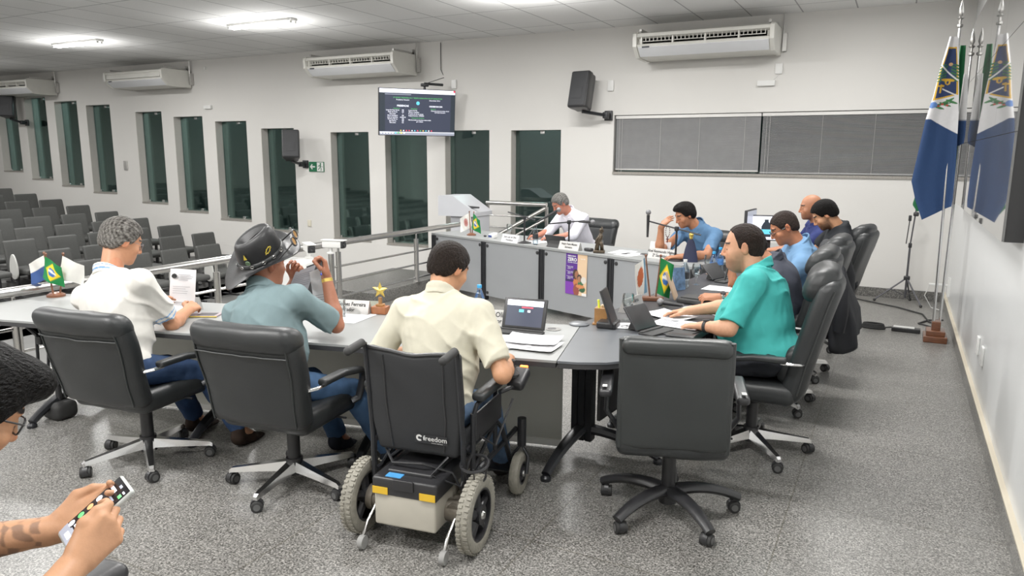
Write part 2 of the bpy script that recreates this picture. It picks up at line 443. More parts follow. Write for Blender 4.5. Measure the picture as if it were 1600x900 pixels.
# ------------------------------------------------------------------ ceiling tubes and lamps
m_tube = mk('lit_tube', (1, 1, 1), .5, emit=(1, .98, .97), estr=22)
def lamp(la, lx, ly):
    lo = bpy.data.objects.new('ceiling_lamp', la); COL.objects.link(lo); lo.location = (lx, ly, ZC-.075)
    l2 = bpy.data.lights.new('added_up_fill', 'AREA'); l2.shape = 'RECTANGLE'; l2.size = 1.15; l2.size_y = .12; l2.energy = la.energy*.18; l2.color = la.color  # upward fill added below each lamp to brighten the ceiling, no fixture
    lo = bpy.data.objects.new('added_up_fill', l2); COL.objects.link(lo); lo.location = (lx, ly, ZC-.48); lo.rotation_euler = (PI, 0, 0)
LX = [-16.85, -12.1, -7.97, -3.8]; LY = [7.72, 4.2, .7]
for j, ly in enumerate(LY):
    for i, lx in enumerate(LX):
        if ly > 7 and i in (1, 2):
            t = thing('ceiling_tube_light', ['', 'lit twin tube light over the back seats, farther along the ceiling', 'lit twin tube light on the ceiling nearer the hanging screen'][i], 'ceiling light', (lx, ly, ZC))
            p = M()
            p.rbox((0, 0, -.018), (1.22, .13, .036), .012, 2); p.build('housing', m_white, t)
            p = M()
            for s in (-1, 1): p.cyl((-.56, .035*s, -.05), (.56, .035*s, -.05), .014, n=10)
            p.build_each('tube', m_tube, t)
            p = M()
            for s in (-1, 1):
                for e in (-.58, .58): p.rbox((e, .035*s, -.05), (.035, .034, .034), .006, 1)
            p.build_each('end_cap', m_white, t)
        la = bpy.data.lights.new('ceiling_lamp', 'AREA'); la.shape = 'RECTANGLE'; la.size = 1.15; la.size_y = .10; la.energy = [62, 78, 92, 100][i]*(1. if ly > 1 else 1.1); la.color = (1, .985, .96)
        lamp(la, lx, ly)
for lx, ly, e in ((-.9, 5.2, 82), (-.9, 1.6, 70), (-.7, 8.2, 58), (-2.4, -1.2, 70), (-6.5, -1.2, 60)):
    la = bpy.data.lights.new('ceiling_lamp', 'AREA'); la.shape = 'RECTANGLE'; la.size = 1.15; la.size_y = .10; la.energy = e; la.color = (1, .985, .96)
    lamp(la, lx, ly)
w = bpy.data.worlds.new('night'); w.use_nodes = True; SC.world = w
w.node_tree.nodes['Background'].inputs[0].default_value = (.5, .52, .55, 1); w.node_tree.nodes['Background'].inputs[1].default_value = .02
SC.view_settings.view_transform = 'Standard'; SC.view_settings.look = 'None'; SC.view_settings.exposure = .12; SC.view_settings.gamma = 1.14
SC.cycles.use_denoising = True
SC.cycles.max_bounces = 8; SC.cycles.diffuse_bounces = 4; SC.cycles.transparent_max_bounces = 12
SC.cycles.caustics_reflective = False; SC.cycles.caustics_refractive = False
SC.cycles.sample_clamp_indirect = 6
# ------------------------------------------------------------------ air conditioners
m_acw = mk('aged_white_abs', (.66, .65, .60), .35, var=.05)
m_acp = mk('white_grille_panel', (.70, .71, .73), .35, var=.03)
m_vent = mk('vent_dark', (.03, .035, .045), .6)
def aircon(x0, x1, z, label, opened=True):
    t = thing('air_conditioner', label, 'air conditioner', (x0, YB, z), 0, 'air conditioners along the window wall')
    w = x1-x0
    prof = [(-.03, .30), (-.62, .30), (-.655, .285), (-.665, .25), (-.665, .245), (-.60, .225), (-.60, .165), (-.655, .150), (-.645, .12), (-.52, .01), (-.46, 0), (-.03, 0)]
    p = M(); n = len(prof)
    rot = None
    vs = [(xx, y, zz) for xx in (.0, w) for y, zz in prof]
    ep = .07
    fs = [tuple(range(n))[::-1]] if False else []
    for i in range(n):
        fs.append((i, (i+1) % n, n+(i+1) % n, n+i))
    p.add(vs, fs)
    p.build('casing', m_acw, t, sharp=25)
    for s, xa in ((-1, -.0), (1, w)):
        p = M()
        endp = [(-.03, .31), (-.63, .31), (-.672, .285), (-.68, .24), (-.67, .12), (-.53, -.005), (-.46, -.012), (-.03, -.012)]
        p.prism([(q[0], q[1]) for q in endp], 0, .05, rot=np.array([[0, 0, s], [1, 0, 0], [0, 1, 0]]), c=(xa, 0, 0))
        p.build('side_panel', m_acw, t, sharp=25)
    p = M(); p.box((w/2, -.59, .195), (w-.08, .02, .075), mi=0)
    p.build('air_outlet', m_vent if opened else m_acw, t)
    p = M()
    if opened:
        for k in range(31):
            if k % 8 == 0: p.box((.06+(w-.12)*k/30, -.625, .195), (.018, .06, .085))
            else: p.box((.06+(w-.12)*k/30, -.62, .21), (.006, .03, .05))
        p.box((w/2, -.640, .186), (w-.1, .016, .008), rotx(.3))
    else:
        p.box((w/2, -.655, .20), (w-.06, .012, .085), rotx(-.15)); p.box((w/2, -.662, .165), (w-.06, .01, .012))
    p.build('louvre', m_acw, t)
    a = nrm((0, .125, -.11)); p = M()
    p.rbox((w/2, -.588, .063), (w-.03, .165, .012), .004, 1, rot=np.array([[1, 0, 0], [0, a[1], -a[2]], [0, a[2], a[1]]]))
    p.build('front_panel', m_acp, t)
    p = M(); p.rbox((.12, -.652, .115), (.10, .006, .02), .002, 1); p.build('display', m_vent, t)
    p = M()
    for xx in (.02, w-.02): p.box((xx, -.3, .34), (.03, .55, .03)); p.box((xx, -.05, .34), (.03, .05, .12))
    for xx in (-.09, w+.09): p.box((xx, -.04, .15), (.05, .06, .22))
    p.cyl((w+.07, -.06, .2), (w+.07, -.06, ZC-z), .012, n=6)
    p.build_each('bracket', m_alu, t)
aircon(-3.22, -1.55, 3.035, 'air conditioner high above the dark blinds')
aircon(-8.95, -7.2, 3.035, 'air conditioner just left of the hanging screen')
aircon(-14.25, -12.6, 3.035, 'air conditioner with shut louvre, second from the far end of the wall', False)
aircon(-18.65, -17.0, 3.03, 'air conditioner at the far end of the window wall')
# ------------------------------------------------------------------ small wall fittings
def plate(name, label, cat, x, z, w, h, d=.02, m=m_white, extra=None, loc=None, face='back'):
    t = thing(name, label, cat, (x, YB, z) if face == 'back' else loc, 0 if face == 'back' else -PI/2)
    p = M(); p.rbox((0, -d/2, 0), (w, d, h), min(.006, d*.4), 1); p.build('cover', m, t)
    if extra: extra(t)
    return t
def sockets(t):
    p = M()
    for s in (-1, 1): p.rbox((0, -.022, s*.05), (.05, .006, .03), .003, 1)
    p.build_each('outlet', m_greyink, t)
plate('wall_socket', 'white double wall socket low on the wall behind the high-back chairs', 'socket', -.38, .46, .11, .19, extra=sockets)
plate('emergency_light', 'small white emergency light under the air conditioner over the blinds', 'emergency light', -1.66, 2.69, .22, .07, .05)
def corded(t):
    p = M(); p.tubev(bez((0, -.01, -.05), (-.02, -.01, -.12), (-.1, -.012, -.15), 6), .004, 5); p.build('cord', m_white, t)
plate('outlet_box', 'white outlet box with a lead, above the small emergency light', 'outlet box', -1.515, 2.865, .09, .13, .03, extra=corded)
plate('emergency_light', 'small white emergency light over the slit windows left of the long gap', 'emergency light', -12.12, 2.645, .2, .07, .05)
plate('wall_sensor', 'tiny white sensor near the ceiling beside the shut air conditioner', 'sensor', -12.14, 3.38, .04, .05, .03)
plate('outlet_box', 'white outlet box beside the loudspeaker over the last slit window', 'outlet box', -3.80, 2.74, .09, .15, .03)
plate('light_switch', 'cream light switch low between the slit windows under the exit sign', 'switch', -9.64, .49, .08, .12, m=mk('cream_plastic', (.6, .56, .45), .5))
plate('light_switch', 'grey switch plate between two slit windows above the seats', 'switch', -14.8, 1.49, .12, .2, m=m_alu)
plate('outlet_box', 'small white outlet box above the hanging screen', 'outlet box', -6.45, 2.86, .09, .14, .03)
t = thing('wall_socket', 'white socket low on the right wall, nearer the flag stand of two', 'socket', (XR, 6.05, .43), -PI/2)
p = M(); p.rbox((0, -.008, 0), (.08, .016, .13), .005, 1); p.build('cover', m_white, t)
t = thing('wall_socket', 'white socket low on the right wall, the one nearer the viewer', 'socket', (XR, 5.72, .43), -PI/2)
p = M(); p.rbox((0, -.008, 0), (.08, .016, .13), .005, 1); p.build('cover', m_white, t)
# exit sign
m_green = mk('exit_green', (.006, .11, .045), .5)
t = thing('exit_sign', 'green exit sign with white arrow and running figure', 'sign', (-9.41, YB, 1.525))
p = M(); p.box((0, -.006, 0), (.36, .012, .18)); p.build('plate', m_green, t)
p = M(); y = -.0135
def flat(poly): p.add([(a, y, c) for a, c in poly], [tuple(range(len(poly)))])
flat([(-.155, 0), (-.105, .05), (-.085, .035), (-.11, .012), (-.03, .012), (-.03, -.012), (-.11, -.012), (-.085, -.035), (-.105, -.05)])
flat([(.015, -.08), (.165, -.08), (.165, .08), (.015, .08)])
p.build('arrow_mark', m_white, t)
p = M(); y = -.0150
flat([(.10+.018*math.cos(a*PI/6), .052+.018*math.sin(a*PI/6)) for a in range(12)])
flat([(.075, .03), (.11, .035), (.105, -.012), (.08, -.012)])
flat([(.08, -.012), (.095, -.012), (.075, -.035), (.045, -.06), (.035, -.05), (.06, -.028)])
flat([(.09, -.01), (.105, -.012), (.125, -.035), (.115, -.072), (.10, -.072), (.108, -.04)])
flat([(.075, .03), (.08, .018), (.055, .012), (.045, -.008), (.035, 0), (.045, .022)])
flat([(.11, .03), (.108, .016), (.13, .002), (.145, .012), (.15, .004), (.13, -.012)])
p.build('running_figure', m_green, t)
# ------------------------------------------------------------------ hanging screen (55 inch)
def scr(name, c, e): return mk(name, c, .3, emit=c, estr=e)
s_dark = scr('screen_navy', (.030, .036, .060), .75); s_side = scr('screen_side', (.018, .025, .035), .7); s_white = scr('screen_white', (.78, .80, .90), 1.0)
s_green = scr('screen_green', (.08, .42, .12), .9); s_cyan = scr('screen_cyan', (.10, .50, .62), .9); s_red = scr('screen_red', (.75, .06, .10), .9); s_grey = scr('screen_grey', (.25, .27, .33), .8); s_yel = scr('screen_yellow', (.7, .55, .1), .9)
yw, tl = .901, .0973
t = thing('hanging_screen', 'large flat screen hung on the window wall showing a dark page of text', 'screen', (-6.746, 9.654, 2.396), yw)
RX = rotx(-tl)   # tips the face down
def sc_pt(x, z, d=0.): return RX.T @ np.array((x, -.02-d, z)) if False else rotx(tl) @ np.array((x, -.02-d, z))
rm = rotx(tl)
p = M(); p.rbox((0, .01, 0), (1.23, .045, .71), .008, 2, rot=rm); p.build('bezel', m_black, t)
mats = [s_dark, s_side, s_white, s_green, s_cyan, s_red, s_grey, s_yel]
p = M()
def rect(x0, x1, z0, z1, mi, d): p.add([sc_pt(x0, z0, d), sc_pt(x1, z0, d), sc_pt(x1, z1, d), sc_pt(x0, z1, d)], [(0, 1, 2, 3)], mi)
rect(-.605, .605, -.345, .345, 0, 0)
rect(-.605, -.52, -.29, .28, 1, .0005); rect(.535, .605, -.29, .28, 1, .0005)
rect(-.605, .605, .285, .345, 2, .0005); rect(.575, .605, .315, .345, 5, .001); rect(-.52, -.11, .258, .27, 6, .0008)
rect(-.605, .605, -.305, -.297, 2, .0006); rect(-.605, .605, -.345, -.305, 6, .0004)
for k in range(9): rect(-.59+k*.045, -.565+k*.045, -.325, -.30, [2, 2, 2, 2, 2, 4, 3, 7, 2][k], .001)
for k in range(12): rect(-.28+k*.045, -.262+k*.045, -.285, -.268, [7, 2, 5, 5, 2, 4, 5, 3, 7, 4, 2, 5][k], .001)
p.build('screen_panel', mats, t, sharp=180)
p = M(); xd = rm @ V(1, 0, 0); yd = rm @ V(0, 0, 1)
def tx(s, size, x, z, mi, al='CENTER', b=.012): add_text(p, s, size, sc_pt(x, z, .0015), xd, yd, mi, al, b)
tx('37ª SESSÃO ORDINÁRIA DA 1ª SESSÃO LEGISLATIVA DA 25ª LEGISLATURA', .024, 0, .215, 3)
tx('Presidente: Vereador', .024, -.24, .185, 2); tx('Hora inicial: 18:15', .024, .27, .185, 2)
tx('PRESENÇAS', .036, -.24, .095, 2, b=.03); tx('ORDEM DO DIA', .03, .29, .095, 2, b=.03)
tx('Vereadores', .022, -.34, .055, 3); tx('Expediente', .022, -.06, .055, 3); tx('Pauta: 01', .022, .25, .055, 3)
for k, s in enumerate(('Leopoldo Reis Santos', 'Paulo de Souza', 'Davi Lima', 'Mario Rodrigues', 'José de Azevedo', 'Roberto Barros', 'Igor Soares', 'Rita Lessa')):
    tx(s, .024, -.40, .03-.027*k, 2); tx(('SIM', 'SIM', '+', 'SIM', 'AUSENTE', 'SIM', 'SIM', 'OK')[k], .022, -.24, .03-.027*k, 2)
for k, s in enumerate(('Leitura da Ata', 'Ofícios recebidos', 'Projetos de lei em pauta', 'Requerimentos - 04/2025')): tx(s, .024, -.15, .03-.027*k, 2, 'LEFT')
tx('Tribuna dos Oradores', .022, 0, -.085, 3); tx('Não há oradores inscritos nesta sessão', .023, .03, -.115, 2); tx('para debate', .023, .03, -.14, 2)
tx('Discussão única do projeto de lei', .022, .36, .03, 2); tx('do Poder Executivo', .022, .36, .005, 2)
pc = [(.028*math.cos(a*PI/8), .028*math.sin(a*PI/8)) for a in range(16)]
p.add([sc_pt(x+.0, z+.14, .0012) for x, z in pc], [tuple(range(16))], 4)
p.build('screen_lettering', mats, t, sharp=180)
p = M(); e = rotz(-yw) @ V(.14, .5, 0)
p.tubev([(.1, .05, .1), (.16, .12, .38), (.16, .12, .45), e+V(0, -.02, .45)], .022, 8); p.rbox((.16, .12, .43), (.12, .06, .05), .01, 1); p.build('mounting_arm', m_blackm, t)
c0 = rotz(-yw) @ V(.05, .6, 0)
p = M(); p.tubev([c0+V(0, 0, 1.12), c0+V(.0, 0, .7), c0+V(.05, -.02, .58), (.2, .12, .46)], .006, 6); p.build('cable', m_black, t)
# ------------------------------------------------------------------ loudspeakers
m_grille = mk('speaker_grille', (.022, .023, .026), .6, var=.4, vscale=260, bump=.3, bscale=500)
def speaker(x, y, z, yawd, tilt, label, wx, wz):
    t = thing('loudspeaker', label, 'loudspeaker', (x, y, z), 0, 'wall loudspeakers')
    r = rotz(R(yawd)) @ rotx(R(tilt))
    def tap(P):
        P = P.copy(); s = 1-.22*(P[:, 1] > 0)*1.; P[:, 0] *= np.where(P[:, 1] > 0, .78, 1); P[:, 2] *= np.where(P[:, 1] > .1, .92, 1); return P
    p = M(); p.rbox((0, 0, 0), (.30, .26, .52), .03, 3, rot=r, deform=tap); p.build('cabinet', m_black, t)
    p = M(); p.rbox(r @ V(0, -.128, .0), (.27, .02, .48), .009, 3, rot=r); p.build('grille', m_grille, t)
    p = M(); p.rbox(r @ V(0, -.139, -.06), (.15, .006, .16), .002, 2, rot=r); p.build('badge', m_grille, t)
    p = M(); w0 = V(wx-x, YB-y, wz-z)
    p.rbox(w0+V(0, -.02, 0), (.12, .04, .14), .01, 1); p.tubev([w0+V(0, -.03, 0), w0+V(0, -.14, 0), r @ V(0, .06, -.27)], .025, 8); p.rbox(w0+V(0, -.12, 0), (.08, .09, .09), .01, 1)
    p.build('wall_bracket', m_blackm, t)
speaker(-4.10, 9.93, 2.645, -8, -14, 'black loudspeaker on the wall over the last slit window, left of the blinds', -3.82, 2.32)
speaker(-9.68, 9.93, 1.90, 40, -18, 'black loudspeaker beside the green exit sign', -9.66, 1.57)
speaker(-18.35, 9.93, 2.80, 40, -12, 'black loudspeaker at the far end, under the last air conditioner', -18.25, 2.44)
# ------------------------------------------------------------------ video wall on the right wall
m_vw = bpy.data.materials.new('glossy_display_glass'); m_vw.use_nodes = True
bb = m_vw.node_tree.nodes['Principled BSDF']; bb.inputs['Base Color'].default_value = (.10, .10, .098, 1); bb.inputs['Roughness'].default_value = .03; bb.inputs['Specular IOR Level'].default_value = .9; bb.inputs['Coat Weight'].default_value = .6; bb.inputs['Coat Roughness'].default_value = .02
m_off = mk('display_bezel', (.012, .012, .013), .5)
t = thing('video_wall', 'wall of glossy dark display panels on the right wall mirroring the flags', 'video wall', (XR, 6.71, 1.31))
p = M(); p.box((-.045, 0, .86), (.09, 4.16, 1.72)); p.build('cabinet', m_off, t)
for j in range(4):
    for k in range(3):
        q = M(); q.box((-.094, -1.5675+1.045*j, .287+.573*k), (.012, 1.041, .569)); q.build('display_panel', m_vw, t)
# ------------------------------------------------------------------ steel rail along the edge
t = thing('steel_railing', 'long steel railing between the tables and the rows of seats', 'railing', (-5.38, 2.2, 0))
p = M(); p.cyl((0, -1.2, .80), (0, 6.9, .80), .035, n=14); p.build('handrail', m_steel, t)
for z in (.20, .37, .54):
    p = M(); p.cyl((0, -1.2, z), (0, 6.9, z), .012, n=8); p.build('bar', m_steel, t)
for yy in (.60, 2.32, 3.95, 5.42, 6.85):
    p = M(); p.cyl((0, yy, 0 if yy < 4.4 else .15), (0, yy, .70), .030, n=12); p.cyl((0, yy, .70), (0, yy, .79), .012, n=8); p.lathe([(.055, .0), (.055, .008), (.03, .012)], (0, yy, 0 if yy < 4.4 else .15), 14); p.build('post', m_steel, t)
# short railing by the exit steps
t = thing('steel_railing', 'short steel railing with a sloping part, behind the lectern by the last windows', 'railing', (-5.62, 9.85, 0))
p = M(); p.tubev([(0, 0, 1.03), (1.02, 0, 1.03)], .034, 12); p.build('handrail', m_steel, t)
for z in (.84, .66):
    p = M(); p.cyl((0, 0, z), (1.02, 0, z), .012, n=8); p.build('bar', m_steel, t)
for xx in (.02, 1.02):
    p = M(); p.cyl((xx, 0, 0), (xx, 0, 1.0), .025, n=10); p.build('post', m_steel, t)
for dy in (0, .12):
    p = M(); p.cyl((1.02, -.05-dy*.3, .98-dy*1.4), (.30, -.45-dy, .52-dy*1.4), .03-.1*dy, n=10); p.build('sloping_rail', m_steel, t)
# ------------------------------------------------------------------ lectern
m_lect = mk('pale_grey_laminate', (.50, .51, .54), .45, var=.03)
t = thing('lectern', 'pale grey wedge-topped lectern by the window wall', 'lectern', (-5.55, 9.2, 0))
p = M(); p.prism([(-.37, .88), (-.37, 1.17), (-.12, 1.175), (.25, .945), (.25, .885)], 0, .50, rot=np.array([[1, 0, 0], [0, 0, 1], [0, 1, 0]]), c=(0, -.25, 0)); p.build('reading_top', m_lect, t, sharp=20)
p = M(); p.box((.02, 0, .44), (.44, .36, .88)); p.build('column', m_lect, t)
p = M(); p.rbox((.02, 0, .02), (.56, .46, .04), .01, 1); p.build('base', m_lect, t)
def hand_mic(name, label, a, bb_, loc):
    t = thing(name, label, 'microphone', loc)
    a, bb_ = V(*a), V(*bb_); d = nrm(bb_-a)
    p = M(); p.tubev([a, a+d*.02, bb_-d*.05], [.012, .013, .018], 12); p.build('body', m_black, t)
    p = M(); p.sph(bb_-d*.022, .026, 8); p.build('mesh_head', mk('mic_mesh', (.22, .22, .23), .4, metal=.6, bump=.4, bscale=900), t)
    return t
hand_mic('microphone', 'handheld microphone lying on the slanted lectern top', (.10, 0, 0), (-.10, 0, .0), (-5.37, 9.02, .985+.03))
# ------------------------------------------------------------------ tables
def wthing(name, label, cat, loc, group=None):
    """a thing whose parts are drawn in world coordinates"""
    t = thing(name, label, cat, loc, 0, group); t['_w'] = 1
    return t
def WM(loc):
    m = M(); m.T = Matrix.Translation((-loc[0], -loc[1], -loc[2])); return m
m_tgrey = mk('light_grey_table_top', (.28, .288, .283), .38, var=.06, vscale=3, spec=.4)
m_tdark = mk('charcoal_table_top', (.045, .045, .049), .36, var=.3, vscale=6, stretch=(1, 5, 1), bump=.05, bscale=120)
m_tcorn = mk('grey_top_with_sheen', (.11, .118, .13), .33, var=.1)  # paler than the dark table: its reflected sheen is put into the colour
m_edge = mk('dark_edge_band', (.03, .03, .032), .45)
m_pan = mk('grey_metallic_panel', (.285, .297, .31), .42, var=.05, vscale=2, spec=.4)
m_pan2 = mk('olive_grey_panel', (.50, .505, .46), .45, var=.08, vscale=2)
m_skirt = mk('pale_kick_strip', (.7, .7, .67), .5)
def inset(poly, d):
    out = []; n = len(poly); c = np.mean(poly, axis=0)
    for q in poly: v = np.array(q)-c; out.append(tuple(c+v*(1-d/np.linalg.norm(v))))
    return out
def table_top(t, loc, poly, mat):
    p = WM(loc); p.prism(poly, .738, .75); p.build('tabletop', mat, t, sharp=25)
    p = WM(loc); p.prism(inset(poly, .004), .712, .738); p.build('edge_band', m_edge, t, sharp=25)
def tfoot_leg(t, loc, c, dirs, L=.44):
    c = V(*c); p = WM(loc)
    for k in (-1, 0, 1): p.box((c[0]+k*.045, c[1], .40), (.036, .07, .62))
    p.box((c[0], c[1], .40), (.13, .045, .62)); p.box((c[0], c[1], .70), (.18, .3, .025))
    p.build('column', m_blackm, t)
    for a in dirs:
        d = V(math.cos(R(a)), math.sin(R(a)), 0); p = WM(loc)
        pts = bez(c+V(0, 0, .16), c+d*L*.55+V(0, 0, .15), c+d*L+V(0, 0, .035), 9)
        p.tubev(pts, np.linspace(.042, .028, 9).tolist(), 8, sq=(1, .8)); p.lathe([(.03, 0), (.03, .018), (.018, .03)], c+d*L, 12)
        p.build('foot', m_blackm, t)
loc = (-3.3, 3.1, 0)
TL = [(-5.33, 2.265), (-1.43, 3.2), (-1.62, 3.965), (-5.33, 3.075)]
t = wthing('conference_table', 'long light grey table where the three men sit with backs turned', 'table', loc)
table_top(t, loc, TL, m_tgrey)
def tl(s, d):   # along the near edge from the left end, d = depth
    u = nrm(V(3.9, .935, 0)); return V(-5.33, 2.265, 0)+u*s+V(-u[1], u[0], 0)*d
for s in (.55, 1.75, 2.85): tfoot_leg(t, loc, tl(s, .55), (283, 103), .40)
for s0, s1 in ((.62, 1.68), (1.82, 2.78), (2.92, 3.92)):
    a, b = tl(s0, .70), tl(s1, .70); mid = (a+b)/2; ang = math.atan2(b[1]-a[1], b[0]-a[0])
    p = WM(loc); p.box((mid[0], mid[1], .36), (np.linalg.norm(b-a), .02, .60), rotz(ang)); pp = p.build('modesty_panel', m_pan2, t)
    p = WM(loc); p.box((mid[0], mid[1]-.005, .04), (np.linalg.norm(b-a), .035, .04), rotz(ang)); p.build('kick_strip', m_skirt, t)
g = (-1.72, 3.80)
p = WM(loc); p.lathe([(.0, .7505), (.036, .7505), (.045, .752), (.045, .7535), (.0, .7535)], (g[0], g[1], 0), 18); p.build('cable_grommet', m_steel, t)
p = WM(loc); p.lathe([(0, .7536), (.026, .7536), (.026, .754), (0, .754)], (g[0]-.01, g[1], 0), 14); p.build('grommet_opening', m_edge, t)
loc = (-1.25, 3.65, 0)
TC = [(-1.425, 3.2), (-1.33, 3.225), (-1.2, 3.29), (-1.09, 3.42), (-1.01, 3.6), (-.97, 3.80), (-.962, 3.93), (-1.645, 4.04), (-1.615, 3.965)]
t = wthing('corner_table', 'rounded corner table with painted-in grey sheen joining the long table and the dark table', 'table', loc)
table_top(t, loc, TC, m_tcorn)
tfoot_leg(t, loc, (-1.545, 3.86, 0), (266, 8), .45)
loc = (-1.2, 5.2, 0)
TR = [(-1.64, 4.045), (-.962, 3.935), (-.76, 6.45), (-1.42, 6.55)]
t = wthing('side_table', 'dark charcoal table crowded with papers in front of the man in turquoise', 'table', loc)
table_top(t, loc, TR, m_tdark)
for y in (4.35, 5.3, 6.3): tfoot_leg(t, loc, (-1.28+(y-4.35)*.1, y, 0), (0, 180), .26)
p = WM(loc); p.add([(-1.55, 4.1, .12), (-1.34, 6.5, .12), (-1.34, 6.5, .70), (-1.55, 4.1, .70), (-1.53, 4.1, .12), (-1.32, 6.5, .12), (-1.32, 6.5, .70), (-1.53, 4.1, .70)], [(0, 1, 2, 3), (5, 4, 7, 6), (0, 4, 5, 1), (2, 6, 7, 3), (0, 3, 7, 4), (1, 5, 6, 2)]); p.build('modesty_panel', m_edge, t)
# round cable cap bridging the two tables
t = thing('cable_cover', 'flat round grey cap on the seam between light and corner tables', 'cap', (-1.635, 3.985, .7505))
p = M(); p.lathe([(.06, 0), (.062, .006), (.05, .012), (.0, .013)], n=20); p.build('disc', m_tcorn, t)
# presiding desk
DA, DO, DP = R(-18.9), (-5.33, 7.93, 0), .98
t = thing('presiding_desk', 'long grey panelled desk facing the hall with the purple poster on it', 'desk', DO, DA)
p = M(); p.box((1.97, .33, .738), (3.98, .68, .024)); p.build('desk_top', mk('pale_grey_desk_top', (.27, .28, .28), .4, var=.04), t)
for k in range(4):
    p = M(); p.box((DP*k+.51, .012, .395), (DP-.075, .02, .65)); pn = p.build('front_panel', m_pan, t)
    p = M()
    for xx in (DP*k+.09, DP*k+DP-.05):
        for zz in (.68, .11): p.lathe([(.020, 0), (.020, .006), (.012, .009), (0, .009)], (xx, .002, zz), 12, rot=rotx(PI/2))
    p.build_each('bolt_cap', m_black, pn)
for k in range(5):
    p = M(); p.rbox((DP*k+.02, .02, .372), (.085, .07, .72), .012, 2)
    for q in (-.02, .02): p.box((DP*k+.02+q, -.017, .372), (.012, .01, .70))
    p.build('post', m_blackm, t)
p = M(); p.box((.03, .33, .38), (.03, .6, .68)); p.box((3.9, .33, .38), (.03, .6, .68)); p.build('end_panel', m_pan, t)
def dk(x, y, z=.75):   # desk coordinates -> world
    q = rotz(DA) @ V(x, y, 0); return (DO[0]+q[0], DO[1]+q[1], z)
# poster
def poster_col(u, v):
    P = (.055, .012, .17); 
    if u < .56-(.03 if v < .35 else 0): c = V(.075, .014, .22) if v > .35 else V(.17, .03, .36)
    else: c = V(.72, .50, .31)
    if u < .58 and .30 < v < .36: c = V(.03, .01, .10)
    def inside(x, y, a, b): return ((u-x)/a)**2+((v-y)/b)**2 < 1
    if inside(.60, .30, .22, .14): c = V(.52, .17, .05)
    if inside(.52, .12, .14, .16): c = V(.25, .06, .04)
    if inside(.72, .28, .13, .10): c = V(.03, .13, .05)
    if inside(.80, .16, .14, .08): c = V(.025, .09, .035)
    if inside(.70, .22, .20, .045): c = V(.60, .21, .07)
    if inside(.48, .50, .14, .12): c = V(.035, .018, .015)
    if inside(.53, .49, .085, .095): c = V(.30, .12, .06)
    if inside(.66, .42, .11, .09): c = V(.03, .02, .018)
    if inside(.65, .39, .075, .075): c = V(.36, .17, .09)
    if inside(.86, .38, .12, .08): c = V(.66, .62, .56)
    if u > .78 and v < .07: c = V(.8, .78, .76)
    return c
t = thing('poster', 'purple and peach campaign poster of two hugging women on the desk front', 'poster', dk(2.50, -.004, 0), DA)
nu, nv = 44, 68; W2, H2, Z0 = .30, .445, .285
p = M(); p.sheet(lambda u, v: ((u-.5)*W2, -.002-.012*max(0, .12-v)-.003*math.sin(v*5), Z0+v*H2), nu, nv)
cols = [poster_col(i/nu, j/nv) for j in range(nv+1) for i in range(nu+1)]
p.build('poster_sheet', m_attr, t, sharp=180, col=np.array(cols))
p = M(); X, Z = (1, 0, 0), (0, 0, 1)
def pt(s, sz, x, z, b=.02, al='LEFT'): add_text(p, s, sz, (x, -.006, z), X, Z, 0, al, b)
pt('FEMINICÍDIO', .020, -.118, Z0+.413); pt('ZERO', .050, -.118, Z0+.376, .03); pt('NENHUMA VIOLÊNCIA', .0135, -.118, Z0+.344)
for k in range(3):
    pt('•', .024, -.130, Z0+.303-.054*k)
    for q, s in enumerate(('Acolher e orientar', 'a mulher em risco', 'Ligue 180')): pt(s, .0105, -.118, Z0+.300-.054*k-.012*q)
pt('Ligue 180', .016, .065, Z0+.395)
p.build('poster_lettering', m_paper, t, sharp=180)
